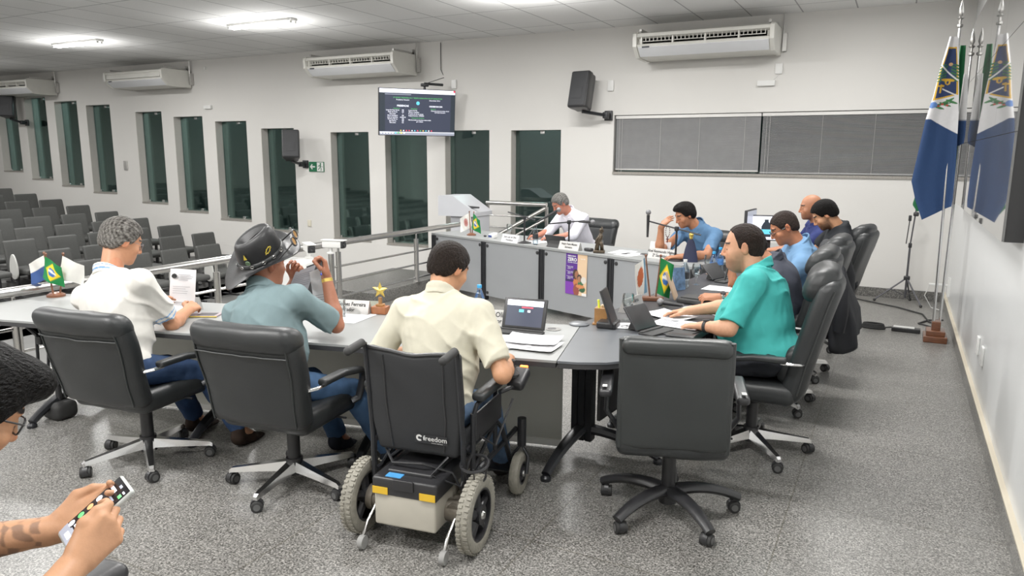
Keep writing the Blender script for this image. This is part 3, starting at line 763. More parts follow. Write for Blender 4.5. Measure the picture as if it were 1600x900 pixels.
# ------------------------------------------------------------------ swivel chairs
def caster(par, pos, a):
    x, y = pos; p = M(); d = V(math.cos(a), math.sin(a), 0); w = V(-d[1], d[0], 0); c = V(x, y, .029)
    for s in (-1, 1): p.tubev([c+w*s*.010, c+w*s*.012, c+w*s*.026, c+w*s*.028], [.024, .029, .029, .024], 14)
    cs = p.build('caster', m_rubber, par)
    p = M(); p.tubev([c+w*-.012+V(0, 0, .005), c+w*.012+V(0, 0, .005)], .033, 12); p.cyl(c+V(0, 0, .03), c+V(0, 0, .055), .009, n=8); p.build('hood', m_black, cs)
    p = M()
    for s in (-1, 1): p.cyl(c+w*s*.028, c+w*s*.0295, .017, n=12)
    p.build_each('hub_cap', m_greyplastic, cs)
m_greyplastic = mk('grey_plastic', (.09, .09, .09), .5)
def chair_base(t, rel, metal, hubz=.42):
    for k in range(5):
        a = rel+k*2*PI/5; d = V(math.cos(a), math.sin(a), 0); w = V(-d[1], d[0], 0); p = M()
        if metal:
            vs = []
            for s_, z0, z1, hw in ((.03, .082, .135, .032), (.16, .078, .116, .026), (.335, .068, .092, .017), (.35, .062, .080, .013)):
                vs += [d*s_-w*hw+V(0, 0, z0), d*s_+w*hw+V(0, 0, z0), d*s_+w*hw*.7+V(0, 0, z1), d*s_-w*hw*.7+V(0, 0, z1)]
            fs = [(0, 1, 2, 3), (12, 15, 14, 13)]
            for i in range(3):
                for j in range(4): fs.append((i*4+j, i*4+4+j, i*4+4+(j+1) % 4, i*4+(j+1) % 4))
            p.add(vs, fs); p.build('base_leg', m_chrome, t, sharp=20)
        else:
            pts = bez(d*.02+V(0, 0, .12), d*.20+V(0, 0, .155), d*.36+V(0, 0, .075), 9)
            p.tubev(pts, np.linspace(.042, .027, 9).tolist(), 10, sq=(1, .75)); p.build('base_leg', m_black, t)
        caster(t, tuple((d*.335)[:2]), a+1.1+k)
    p = M(); p.tubev([(0, 0, .06), (0, 0, .15)], .045, 18); p.tubev([(0, 0, .15), (0, 0, .30)], .034, 16); p.tubev([(0, 0, .30), (0, 0, hubz)], .024, 14); p.build('gas_column', m_black, t)
    p = M(); p.box((0, .0, hubz-.02), (.22, .26, .035)); p.tubev([(.08, .05, hubz-.03), (.30, .05, hubz-.03)], .006, 6); p.build('tilt_mechanism', m_blackm, t)
def lean(P, z0, y0, a, curve=.0, bow=0., taper=0.):
    """bend a panel drawn upright: lean back by a, curve along its height, bow across its width"""
    Q = P.copy(); h = (P[:, 2]-z0)
    Q[:, 0] = P[:, 0]*(1-taper*np.clip(1-h/.4, 0, 1.2))
    Q[:, 1] = P[:, 1]+y0-np.tan(a)*h-curve*h*h+bow*P[:, 0]**2
    return Q
def arm_loop(t, s, hi, chrome=True, yb=-.27):
    x = s*.325; p = M()
    p.rbox((x, -.01, hi), (.055, .36, .034), .014, 2, deform=lambda P: P+np.stack([0*P[:, 0], 0*P[:, 0], -.9*np.clip(P[:, 1]-.08, 0, 1)**2*4], 1)); a = p.build('armrest', m_leather, t)
    p = M(); p.tubev([(s*.25, yb, hi-.035), (x, yb+.05, hi-.018), (x, -.16, hi-.018)], .011, 8, sq=(1, .8)); p.build('arm_bracket', m_chrome if chrome else m_black, a)
    p = M(); p.tubev(bez((x, .10, hi-.018), (x, .25, hi-.02), (s*.285, .20, hi-.20), 8)+[V(s*.26, .17, .44)], .014, 8, sq=(1.5, .7)); p.build('arm_support', m_blackm, a)
def exec_chair(name, label, loc, rz, base_world, kind, recl=R(12), group=None, chrome=True, metal=True):
    t = thing(name, label, 'chair', (loc[0], loc[1], 0), rz, group)
    ph = rng.uniform(0, 6)
    def seat_def(P):
        Q = P.copy(); Q[:, 2] += -.10*np.clip(P[:, 1]-.10, 0, 1)**2*3-.03*np.exp(-((P[:, 0])/.16)**2-((P[:, 1]+.02)/.18)**2)*(P[:, 2] > 0)+.05*P[:, 1]*0
        Q += .004*vnoise(P*14+ph)[:, None]; return Q
    p = M(); p.rbox((0, .02, .435), (.52, .53, .125), .05, 5, deform=seat_def); p.build('seat', m_leather, t)
    if kind == 'mid':
        f = lambda P: lean(P, .40, -.245, recl, .05, .30, .10)+.004*vnoise(P*13+ph)[:, None]
        p = M(); p.rbox((0, 0, 0), (.61, .12, .50), .055, 6, deform=lambda P: f(P+V(0, 0, .665))); bk = p.build('backrest', m_leather, t)
        p = M(); p.rbox((0, 0, 0), (.615, .15, .15), .07, 6, deform=lambda P: f(P+V(0, -.004, .885))); p.build('top_roll', m_leather, bk)
        p = M()
        for s in (-1, 1): p.tubev([f(np.array([[s*.265, -.062, z]]))[0] for z in np.linspace(.44, .90, 12)], .0045, 6)
        p.tubev([f(np.array([[x, -.066, .812]]))[0] for x in np.linspace(-.265, .265, 10)], .004, 6)
        p.build_each('piping', m_leather2, bk)
        for s in (-1, 1): arm_loop(t, s, .655, chrome)
    elif kind == 'high':
        f = lambda P: lean(P, .42, -.23, recl, .06, .30, .06)+.005*vnoise(P*12+ph)[:, None]
        p = M(); p.rbox((0, 0, 0), (.53, .13, .72), .062, 6, deform=lambda P: f(P+V(0, 0, .74))); bk = p.build('backrest', m_leather, t)
        p = M(); p.rbox((0, 0, 0), (.47, .17, .20), .082, 6, deform=lambda P: f(P+V(0, .055, 1.06))); p.build('headrest', m_leather, bk)
        p = M(); p.rbox((0, 0, 0), (.46, .12, .22), .055, 6, deform=lambda P: f(P+V(0, .05, .60))); p.build('lumbar_pad', m_leather, bk)
        p = M()
        for s in (-1, 1): p.tubev([f(np.array([[s*.262, -.03, z]]))[0] for z in np.linspace(.45, 1.05, 14)], .005, 6)
        p.build_each('piping', m_leather2, bk)
        for s in (-1, 1): arm_loop(t, s, .66, chrome)
    else:   # 'rolled' typing chair
        f = lambda P: lean(P, .40, -.215, recl, -.05, .10, 0.)+.003*vnoise(P*11+ph)[:, None]
        p = M(); p.rbox((0, 0, 0), (.505, .075, .53), .03, 6, deform=lambda P: f(P+V(0, 0, .685))); bk = p.build('backrest', m_leather2, t)
        p = M(); p.rbox((0, 0, 0), (.49, .09, .085), .038, 6, deform=lambda P: f(P+V(0, -.012, .913))); p.build('top_roll', m_leather2, bk)
        p = M()
        for s in (-1, 1): p.tubev([f(np.array([[s*.240, -.018, z]]))[0] for z in np.linspace(.42, .945, 12)], [.015]*12, 8)
        p.build_each('side_roll', m_leather2, bk)
        for s in (-1, 1):
            p = M(); p.rbox((s*.315, .0, .655), (.062, .27, .038), .016, 3, deform=lambda P: P+np.stack([0*P[:, 0], 0*P[:, 0], .12*P[:, 1]], 1)); a = p.build('armrest', m_black, t)
            p = M(); p.rbox((s*.32, -.105, .672), (.022, .035, .002), .0009, 1); p.build('sticker', m_white, a)
            p = M(); p.tubev([(s*.31, 0, .64), (s*.315, -.01, .52), (s*.24, -.01, .41)], .02, 8, sq=(1.5, .6)); p.build('arm_support', m_black, a)
    chair_base(t, base_world-rz, metal)
    return t
def facing(x, y): return math.atan2(-x, y)   # rotation that turns +Y to (x,y)
exec_chair('office_chair', 'black leather swivel chair under the man in the white polo shirt', (-3.72, 2.57), facing(-.13, .99), R(254), 'mid', R(12))
chB = exec_chair('office_chair', 'black leather swivel chair under the man in the cowboy hat', (-2.755, 2.74), facing(-.14, .99), R(209), 'mid', R(10))
exec_chair('office_chair', 'empty black chair with a black plastic base, turned to the dark table', (-.889, 3.37), facing(-.30, .954), R(246), 'rolled', R(4), metal=False)
exec_chair('office_chair', 'high-back black chair under the man in turquoise', (-.67, 4.40), facing(-1, -.06), R(306), 'high', R(12))
exec_chair('office_chair', 'high-back black chair of the man in dark clothes hidden behind the turquoise shirt', (-.735, 5.34), facing(-1, .02), R(318), 'high', R(11))
exec_chair('office_chair', 'high-back black chair with a dark jacket hung over it', (-.71, 6.22), facing(-1, .05), R(318), 'high', R(11))
exec_chair('office_chair', 'high-back black chair under the man in the black t-shirt', (-.60, 7.32), facing(-1, .15), R(300), 'high', R(13))
exec_chair('office_chair', 'black leather chair behind the denim-blue shirt at the desk', (-1.62, 7.72), facing(-.4, -.92), R(20), 'mid', R(8))
exec_chair('office_chair', 'black leather chair behind the man in the white dress shirt', (-3.48, 8.52), facing(-.3, -.95), R(20), 'mid', R(10))
p = M(); p.rbox((-.283, -.10, .47), (.012, .035, .03), .004, 1); p.build('red_tag', mk('red_tag', (.45, .02, .03), .6), chB)
# dark jacket over the chair back
m_jack = mk('navy_suiting', (.005, .006, .010), .75, var=.3, vscale=9, bump=.2, bscale=300)
def jacket():
    t = thing('suit_jacket', 'dark navy jacket draped over the back of a high-back chair', 'jacket', (-.445, 6.21, 0))
    def df(P):
        Q = P.copy(); h = np.clip((1.13-P[:, 2])/.72, 0, 1.05)
        Q[:, 0] = P[:, 0]*(.55+1.7*h)+.12*h-.03; Q[:, 1] = P[:, 1]*(.78+.32*np.sqrt(h))
        Q[:, 0] += .016*np.sin(P[:, 1]*34+P[:, 2]*4)*h; Q[:, 1] += .020*np.sin(P[:, 0]*70+P[:, 2]*7)*h
        Q[:, 2] += -.06*(np.abs(P[:, 1])/.28)**2*(1-h)+.05*np.sin(P[:, 1]*9+1)*h-.10*(P[:, 0] > 0)*h*(P[:, 2] < .5)
        return Q+.006*vnoise(P*9)[:, None]
    p = M(); p.rbox((0, 0, 0), (.17, .56, .70), .07, 9, deform=lambda P: df(P+V(0, 0, .76))); p.build('jacket_body', m_jack, t, sharp=180)
    for s in (-1, 1):
        p = M(); p.tubev([(.02, s*.22, .98), (.09, s*.30, .90), (.13, s*.33, .78), (.14, s*.33, .60), (.13, s*.32, .46)], [.055, .07, .065, .058, .05], 12, sq=(.75, 1)); p.build('sleeve', m_jack, t)
jacket()
# ------------------------------------------------------------------ hall seats
m_seat = mk('grey_hall_upholstery', (.052, .053, .050), .6, var=.15, vscale=30, bump=.1, bscale=300)
m_tab = mk('white_writing_tablet', (.60, .60, .57), .45)
def hall_seat():
    t = thing('hall_seat', 'grey seat', 'seat', (0, 0, 0), 0, 'grey hall seats with writing tablets')
    # faces +X
    f = lambda P: np.stack([P[:, 0]-.16*(P[:, 2]-.42)-.12*np.clip(P[:, 2]-.62, 0, 1)**2+.25*P[:, 1]**2, P[:, 1]*(1-.06*(P[:, 2]-.42)), P[:, 2]], 1)
    p = M(); p.rbox((0, 0, 0), (.06, .49, .50), .028, 4, deform=lambda P: f(P+V(-.20, 0, .61))); p.build('backrest', m_seat, t)
    p = M(); p.rbox((.06, 0, .42), (.47, .48, .085), .035, 4, deform=lambda P: P+np.stack([0*P[:, 0], 0*P[:, 0], -.5*np.clip(P[:, 0]-.1, 0, 1)**2], 1)); p.build('seat', m_seat, t)
    p = M(); p.box((-.02, 0, .36), (.07, .52, .05)); p.rbox((-.02, -.2, .18), (.05, .04, .36), .008, 1); p.rbox((-.02, .2, .18), (.05, .04, .36), .008, 1)
    for s in (-1, 1): p.rbox((0, s*.2, .012), (.36, .05, .024), .01, 1)
    p.build('frame', m_black, t)
    p = M(); p.rbox((.04, -.275, .45), (.10, .035, .34), .012, 2); p.build('arm_post', m_black, t)
    pl = [(.16*math.cos(a)*(1-.25*math.sin(a)), .19*math.sin(a)) for a in np.linspace(0, 2*PI, 24, endpoint=False)]
    p = M(); p.prism([(x*.62+.0, z) for x, z in pl], -.009, .009, rot=np.array([[1, 0, 0], [0, 0, 1], [0, 1, 0]]), c=(.10, -.302, .50)); p.build('writing_tablet', m_tab, t, sharp=30)
    return t
proto = hall_seat()
rows = {-1: range(1, 5), 0: range(0, 5), 1: range(0, 6), 2: range(0, 5), 3: range(0, 5), 4: range(0, 4), 5: range(0, 4), 6: range(0, 3), 7: range(0, 3)}
ordn = ['front', 'second', 'third', 'fourth', 'fifth', 'sixth', 'seventh', 'eighth', 'ninth']
orde = ['next to the window wall', 'second from the window wall', 'third from the window wall', 'fourth from the window wall', 'fifth from the window wall', 'sixth from the window wall']
first = True
for k, js in rows.items():
    for j in js:
        loc = (-10.90-k*.9123+.0102*j, 9.13-j*.673, zk(k)); lab = 'grey hall seat in the %s row, place %s' % (ordn[k+1], orde[j])
        if first: proto.location = loc; proto['label'] = lab; first = False
        else: dup(proto, loc, 0, lab)
# ------------------------------------------------------------------ power wheelchair
def wheelchair():
    t = thing('power_wheelchair', 'black powered wheelchair with grey tyres at the long table', 'wheelchair', (-1.83, 2.575, 0), R(8.6))
    m_tyre = mk('grey_tyre', (.27, .255, .21), .75, var=.25, vscale=40, bump=.3, bscale=90)
    m_motor = mk('grimy_motor_casting', (.20, .175, .14), .45, metal=.5, var=.4, vscale=20)
    m_fab = mk('black_nylon', (.013, .014, .016), .7, var=.2, vscale=6, bump=.2, bscale=700)
    def wheel(nm, x, y, r, w, spokes, side=1):
        p = M(); n = 40
        prof = [(r-.052, -w*.42), (r-.02, -w*.5), (r-.006, -w*.42), (r, -w*.2), (r, w*.2), (r-.006, w*.42), (r-.02, w*.5), (r-.052, w*.42)]
        p.lathe(prof+[prof[0]], (x, y, r), n, rot=roty(PI/2))
        if nm == 'drive_wheel':
            for k in range(44):
                a = 2*PI*k/44
                for s in (-1, 1): p.box((x+s*w*.24, y+(r+.001)*math.cos(a+s*.035), r+(r+.001)*math.sin(a+s*.035)), (w*.30, .012, .007), rotx(a+PI/2))
        o = p.build(nm, m_tyre, t)
        p = M(); p.lathe([(r-.062, -w*.40), (r-.045, -w*.43), (r-.045, w*.43), (r-.062, w*.40), (r-.062, -w*.40)], (x, y, r), 32, rot=roty(PI/2))
        p.lathe([(0, -w*.5), (r*.26, -w*.5), (r*.26, w*.5), (0, w*.5)], (x, y, r), 16, rot=roty(PI/2))
        for k in range(spokes):
            a = 2*PI*k/spokes+.3; d = V(0, math.cos(a), math.sin(a)); p.tubev([V(x, y, r)+d*r*.15, V(x, y, r)+d*(r-.05)], [.026, .018], 8)
        p.build('rim', m_black, o)
        p = M(); p.lathe([(0, w*.5), (.02, w*.5), (.016, w*.62), (0, w*.62)], (x, y, r), 12, rot=roty(side*PI/2)); p.build('hub', m_steel, o)
    for s in (-1, 1):
        wheel('drive_wheel', s*.283, 0, .172, .066, 5, s)
        wheel('caster_wheel', s*.285, .60, .112, .052, 5, s)
        p = M(); p.tubev([(s*.285-.04, .60, .112), (s*.285-.042, .62, .20), (s*.285, .64, .255), (s*.285+.042, .62, .20), (s*.285+.04, .60, .112)], .011, 8); p.cyl((s*.285, .64, .25), (s*.285, .64, .40), .024, n=12); p.build('caster_fork', m_blackm, t)
        p = M(); p.tubev([(s*.13, .0, .172), (s*.24, 0, .172)], .052, 16); p.tubev([(s*.19, -.04, .172), (s*.19, .16, .20)], .045, 14); p.tubev([(s*.215, 0, .172), (s*.245, 0, .172)], .062, 16); p.build('drive_motor', m_motor, t)
        p = M(); p.tubev([(s*.20, -.02, .17), (s*.20, -.12, .11), (s*.20, -.165, .05)], .008, 8); a = p.build('anti_tip_bar', m_steel, t)
        p = M(); p.lathe([(0, -.013), (.030, -.013), (.033, 0), (.030, .013), (0, .013)], (s*.20, -.17, .034), 16, rot=roty(PI/2)); p.build('anti_tip_wheel', mk('grey_rubber', (.25, .25, .24), .6), a)
        p = M(); p.tubev([(s*.225, .0, .20), (s*.225, -.005, .50), (s*.222, -.05, .88)], .0125, 8); p.tubev([(s*.222, -.05, .88), (s*.222, -.06, .925), (s*.222, -.09, .935)], .0125, 8); cn = p.build('back_cane', m_blackm, t)
        p = M(); p.tubev([(s*.222, -.08, .935), (s*.222, -.20, .925)], .0185, 12); p.sph((s*.222, -.20, .925), .0187, 8); p.build('push_handle', m_rubber, cn)
        p = M(); p.tubev([(s*.225, .02, .30), (s*.225, .55, .30), (s*.255, .64, .34)], .0135, 8); p.tubev([(s*.225, .02, .45), (s*.225, .42, .45), (s*.23, .48, .40), (s*.24, .62, .12), (s*.22, .70, .10)], .0125, 8)
        p.tubev([(s*.225, .40, .30), (s*.225, .40, .62)], .012, 8); p.tubev([(s*.25, .05, .30), (s*.25, .05, .62)], .012, 8); p.tubev([(s*.225, .06, .30), (s*.225, .40, .45)], .01, 8); p.build('side_frame', m_blackm, t)
        p = M(); p.rbox((s*.255, .23, .55), (.012, .33, .13), .005, 1); p.build('skirt_guard', m_black, t)
        p = M(); p.tubev([(s*.25, .05, .60), (s*.265, .06, .66), (s*.27, .14, .675), (s*.27, .36, .675)], .011, 8); p.build('arm_tube', m_blackm, t)
        p = M(); p.rbox((s*.272, .20, .695), (.065, .30, .04), .018, 3); p.build('armrest_pad', m_leather, t)
        p = M(); p.rbox((s*.12, .74, .085), (.17, .16, .016), .006, 1, rot=rotx(.15)); p.build('footplate', m_black, t)
    def fb(P):
        Q = P.copy(); Q[:, 1] = P[:, 1]+.02-.13*(P[:, 2]-.45)+.45*P[:, 0]**2*(P[:, 2]-.45)*1.3-.05*0; Q[:, 2] += -.020*np.exp(-(P[:, 0]/.14)**2)*np.clip((P[:, 2]-.8)*10, 0, 1)
        Q[:, 0] *= 1-.14*np.clip((.60-P[:, 2])/.2, 0, 1); return Q+.003*vnoise(P*16)[:, None]
    p = M(); p.rbox((0, 0, 0), (.455, .055, .50), .024, 7, deform=lambda P: fb(P+V(0, 0, .665))); bk = p.build('backrest', m_fab, t)
    p = M()
    for xx in (-.135, .15): p.tubev([fb(np.array([[xx, -.029, z]]))[0] for z in np.linspace(.44, .89, 10)], .004, 6)
    p.tubev([fb(np.array([[x, -.02, .915]]))[0] for x in np.linspace(-.21, .21, 12)], .009, 8); p.build('seam', m_black, bk)
    c = fb(np.array([[.08, -.033, .50]]))[0]; d = nrm(V(0, -.13, 1))
    p = M(); p.add([c+V(sx*.08, 0, 0)+d*sz*.022 for sx, sz in ((-1, -1), (1, -1), (1, 1), (-1, 1))], [(0, 1, 2, 3)]); lp = p.build('logo_patch', m_black, bk)
    p = M(); add_text(p, 'freedom', .034, c+V(.022, 0, 0)+d*.003, (1, 0, 0), d, 0, 'CENTER', .012)
    add_text(p, 'veículos elétricos', .008, c+V(.03, 0, 0)-d*.016, (1, 0, 0), d, 0)
    p.add([c+V(-.055, -.0012, 0)+V(.016*math.cos(a), 0, 0)+d*(.016*math.sin(a)+.003) for a in np.linspace(.5, 2*PI-.9, 18)]+[c+V(-.055, -.0012, 0)+V(.007*math.cos(a), 0, 0)+d*(.007*math.sin(a)+.003) for a in np.linspace(.5, 2*PI-.9, 18)], [(i, i+1, 18+i+1, 18+i) for i in range(17)])
    p.build('logo_lettering', m_white, lp, sharp=180)
    p = M(); p.rbox((0, .24, .465), (.44, .44, .07), .03, 3); p.build('seat_cushion', m_fab, t)
    m_bat = mk('beige_battery_case', (.46, .43, .36), .5, var=.1)
    p = M(); p.rbox((0, .06, .195), (.30, .40, .155), .012, 2); bx = p.build('battery_box', m_bat, t)
    p = M(); p.rbox((0, .06, .305), (.315, .41, .085), .014, 2); p.rbox((0, .06, .35), (.22, .30, .03), .01, 2); p.rbox((0, -.148, .325), (.10, .012, .05), .004, 1); ld = p.build('battery_lid', m_black, t)
    p = M()
    for s in (-1, 1): p.box((s*.115, -.1475, .287), (.075, .003, .032))
    p.build_each('yellow_label', mk('yellow_label', (.70, .42, .02), .5), ld)
    p = M(); p.box((-.06, -.10, .349), (.075, .06, .003)); p.build('blue_sticker', mk('blue_sticker', (.06, .30, .66), .5), ld)
    p = M(); p.tubev([(-.2, .05, .42), (-.1, -.05, .38), (.05, -.06, .40), (.16, .02, .34), (.2, .03, .26)], .007, 6); p.tubev([(.15, .0, .42), (.1, -.08, .36), (.22, -.02, .30), (.25, .05, .45)], .006, 6); p.tubev([(.26, .1, .5), (.30, .2, .42), (.33, .36, .60)], .006, 6); p.build_each('cable', m_black, t)
    p = M(); p.tubev(arc((.27, .02, .40), .062, 0, 2*PI, 20, (1, 0, 0), (0, 1, .25)), .007, 6, closed=True); p.tubev(arc((.27, .03, .33), .045, 0, 2*PI, 20, (1, 0, 0), (0, 1, .25)), .006, 6, closed=True)
    for a in range(6): p.cyl((.27+.062*math.cos(a), .02+.062*math.sin(a), .40), (.27+.045*math.cos(a), .03+.045*math.sin(a), .33), .004, n=5)
    p.build('cup_basket', m_black, t)
    p = M(); p.rbox((.345, .40, .69), (.085, .14, .055), .02, 3, rot=rotx(.35)); p.tubev([(.30, .26, .66), (.345, .36, .67)], .012, 8); js = p.build('joystick_box', m_black, t)
    p = M(); p.lathe([(.03, 0), (.032, .015), (.015, .03), (.008, .04), (.009, .07), (.013, .08), (0, .09)], (.325, .375, .705), 14); p.build('joystick', m_rubber, js)
    p = M(); p.rbox((.355, .455, .735), (.04, .014, .012), .004, 1, rot=rotx(.35)); p.build('indicator_light', mk('orange_light', (.9, .2, .05), .4, emit=(1, .16, .02), estr=4), js)
wheelchair()
# ------------------------------------------------------------------ people: smooth implicit bodies meshed with surface nets
class SDF:
    def __init__(s): s.p = []; s.noise = None; s.cuts = []
    def rc(s, a, b, ra, rb=None, k=.02, op=1, flat=None, cuts=()):
        rb = ra if rb is None else rb
        a, b = V(*a), V(*b); r = max(ra, rb)
        s.p.append(('rc', a, b, ra, rb, k, op, flat, cuts, np.minimum(a, b)-r, np.maximum(a, b)+r)); return s
    def el(s, c, r, Rm=None, k=.02, op=1, cuts=()):
        c = V(*c); r = V(*r); Rm = np.eye(3) if Rm is None else np.array(Rm)
        e = np.abs(Rm) @ r
        s.p.append(('el', c, r, Rm, None, k, op, None, cuts, c-e, c+e)); return s
    def bounds(s, pad=.02):
        lo = np.min([q[9] for q in s.p if q[6] > 0], 0)-pad; hi = np.max([q[10] for q in s.p if q[6] > 0], 0)+pad
        return lo, hi
    def field(s, lo, hi, h):
        n = np.maximum(np.ceil((hi-lo)/h).astype(int)+1, 4)
        ax = [lo[i]+h*np.arange(n[i]) for i in range(3)]
        F = np.full(n, .15, np.float32)
        for (ty, A, B, C, D, k, op, flat, cuts, l, u) in s.p:
            pad = k*1.3+2.5*h+.012
            i0 = np.clip(((l-pad-lo)/h).astype(int), 0, n); i1 = np.clip(((u+pad-lo)/h).astype(int)+2, 0, n)
            if np.any(i1 <= i0): continue
            P = np.stack(np.meshgrid(*[ax[i][i0[i]:i1[i]] for i in range(3)], indexing='ij'), -1)
            if ty == 'rc':
                Q = P
                if flat is not None:
                    nn, sc = flat; Q = P+(sc-1)*((P-A) @ nn)[..., None]*nn
                ab = B-A; t = np.clip(((Q-A) @ ab)/max(1e-9, ab @ ab), 0, 1)
                d = np.linalg.norm(Q-A-t[..., None]*ab, axis=-1)-(C+t*(D-C))
                if flat is not None and flat[1] > 1: d = d*.8
            else:
                Q = (P-A) @ C
                k0 = np.linalg.norm(Q/B, axis=-1); k1 = np.linalg.norm(Q/(B*B), axis=-1)
                d = k0*(k0-1)/np.maximum(k1, 1e-6)
            for (pt, nn) in cuts: d = np.maximum(d, (P-pt) @ nn)
            sl = tuple(slice(i0[i], i1[i]) for i in range(3)); f = F[sl]
            if op > 0:
                hh = np.clip(.5+.5*(f-d)/k, 0, 1); F[sl] = f*(1-hh)+d*hh-k*hh*(1-hh)
            else:
                d = -d; hh = np.clip(.5-.5*(f-d)/k, 0, 1); F[sl] = f*(1-hh)+d*hh+k*hh*(1-hh)
        if s.noise is not None or s.cuts:
            P = np.stack(np.meshgrid(*ax, indexing='ij'), -1)
            if s.noise is not None:
                m = np.abs(F) < .03; F[m] += s.noise(P[m]).astype(np.float32)
            for (pt, nn) in s.cuts: F = np.maximum(F, ((P-pt) @ nn).astype(np.float32))
        return F
def nets(F, lo, h):
    s = F < 0
    n = np.array(F.shape)-1
    c = [(i, j, k) for i in (0, 1) for j in (0, 1) for k in (0, 1)]
    def sub(A, o): return A[o[0]:o[0]+n[0], o[1]:o[1]+n[1], o[2]:o[2]+n[2]]
    an = np.zeros(n, bool); al = np.ones(n, bool)
    for o in c: q = sub(s, o); an |= q; al &= q
    act = an & ~al
    idx = np.argwhere(act)
    if not len(idx): return np.zeros((0, 3)), np.zeros((0, 4), int)
    vid = np.full(n, -1, np.int64); vid[act] = np.arange(len(idx))
    acc = np.zeros((len(idx), 3)); cnt = np.zeros(len(idx))
    val = {o: sub(F, o)[act] for o in c}
    for ax in range(3):
        for o in c:
            if o[ax]: continue
            o2 = list(o); o2[ax] = 1; o2 = tuple(o2)
            a, b = val[o], val[o2]; m = (a < 0) != (b < 0)
            t = a[m]/(a[m]-b[m]); pt = np.array(o, float)+np.zeros((m.sum(), 3)); pt[:, ax] = t
            acc[m] += pt; cnt[m] += 1
    vs = lo+h*(idx+acc/cnt[:, None])
    fs = []
    for ax in range(3):
        a1, a2 = [(1, 2), (2, 0), (0, 1)][ax]
        sl0 = [slice(None)]*3; sl1 = [slice(None)]*3; sl0[ax] = slice(0, -1); sl1[ax] = slice(1, None)
        A, B = s[tuple(sl0)], s[tuple(sl1)]
        e = np.argwhere(A != B)
        e = e[(e[:, a1] > 0) & (e[:, a2] > 0) & (e[:, a1] < n[a1]) & (e[:, a2] < n[a2])]
        def cell(d1, d2):
            q = e.copy(); q[:, a1] -= d1; q[:, a2] -= d2; return vid[q[:, 0], q[:, 1], q[:, 2]]
        q = np.stack([cell(1, 1), cell(0, 1), cell(0, 0), cell(1, 0)], 1)
        ins = A[e[:, 0], e[:, 1], e[:, 2]]
        q[~ins] = q[~ins][:, ::-1]
        q = q[(q >= 0).all(1)]
        fs.append(q)
    return vs, np.concatenate(fs)
def sdf_mesh(name, sdf, h, mat, parent, fine=(), colf=None, smooth=1, box=None):
    lo, hi = sdf.bounds()
    if box is not None: lo, hi = np.maximum(lo, box[0]), np.minimum(hi, box[1])
    VS = []; FS = []; off = 0
    v, f = nets(sdf.field(lo, hi, h), lo, h)
    keep = np.ones(len(f), bool); cen = v[f].mean(1) if len(f) else np.zeros((0, 3))
    for (l, u, hh) in fine: keep &= ~((cen > l+.02).all(1) & (cen < u-.02).all(1))
    VS.append(v); FS.append(f[keep]); off = len(v)
    for (l, u, hh) in fine:
        v, f = nets(sdf.field(np.array(l), np.array(u), hh), np.array(l), hh); VS.append(v); FS.append(f+off); off += len(v)
    v = np.concatenate(VS); f = np.concatenate(FS)
    # light smoothing
    for _ in range(smooth):
        acc = v.copy(); cnt = np.ones(len(v))
        for a in range(4):
            np.add.at(acc, f[:, a], v[f[:, (a+1) % 4]]); np.add.at(cnt, f[:, a], 1)
            np.add.at(acc, f[:, a], v[f[:, a-1]]); np.add.at(cnt, f[:, a], 1)
        v = acc/cnt[:, None]
    used = np.unique(f); mp = np.full(len(v), -1); mp[used] = np.arange(len(used)); v = v[used]; f = mp[f]
    me = bpy.data.meshes.new(name)
    q = parent
    while q is not None and '_org' not in q.keys(): q = q.parent
    org = np.array(q['_org']) if q is not None else np.zeros(3)
    me.from_pydata((v-org).tolist(), [], f.tolist()); me.materials.append(mat)
    if colf is not None: set_col(me, colf(v))
    me.polygons.foreach_set('use_smooth', [True]*len(f)); me.update()
    o = bpy.data.objects.new(name, me); COL.objects.link(o); o.parent = parent
    return o
m_skin = mk('skin', (.4, .2, .12), .5, attr=True, var=.10, vscale=60, bump=.05, bscale=250, spec=.35)
m_shirt = mk('shirt_cloth', (.5, .5, .5), .82, attr=True, var=.07, vscale=25, bump=.12, bscale=420, spec=.25)
m_denim = mk('trouser_cloth', (.1, .1, .2), .85, attr=True, var=.25, vscale=18, bump=.2, bscale=500, spec=.2)
m_hairs = mk('hair_strands', (.05, .04, .03), .48, attr=True, var=.6, vscale=240, bump=1.0, bscale=300, spec=.09, stretch=(1, .25, .5))
m_lens = glass_mat('spectacle_lens', (.75, .78, .80), .35, .03)
def frame_of(d, upv=(0, 0, 1), roll=0.):
    y = nrm(d); x = nrm(np.cross(y, upv)); z = np.cross(x, y)
    Rm = np.stack([x, y, z], 1)
    return Rm @ roty(roll) if roll else Rm
HAIRZ = dict(
    full=[(-.13, -.055), (-.07, -.065), (-.035, -.05), (-.012, .0), (.012, -.008), (.03, .0), (.045, .03), (.062, .062), (.10, .085)],
    receding=[(-.13, -.055), (-.07, -.065), (-.035, -.05), (-.012, .0), (.010, -.012), (.020, .0), (.024, .03), (.034, .066), (.050, .095), (.065, .108), (.10, .13)],
    long=[(-.13, -.07), (-.07, -.075), (-.035, -.06), (-.012, -.005), (.012, -.02), (.03, -.012), (.05, .02), (.075, .045), (.12, .06)],
    crown=[(-.13, -.05), (-.07, -.06), (-.035, -.045), (-.012, .0), (.012, -.005), (.022, .02), (.03, .05), (.05, .2), (.12, .2)])
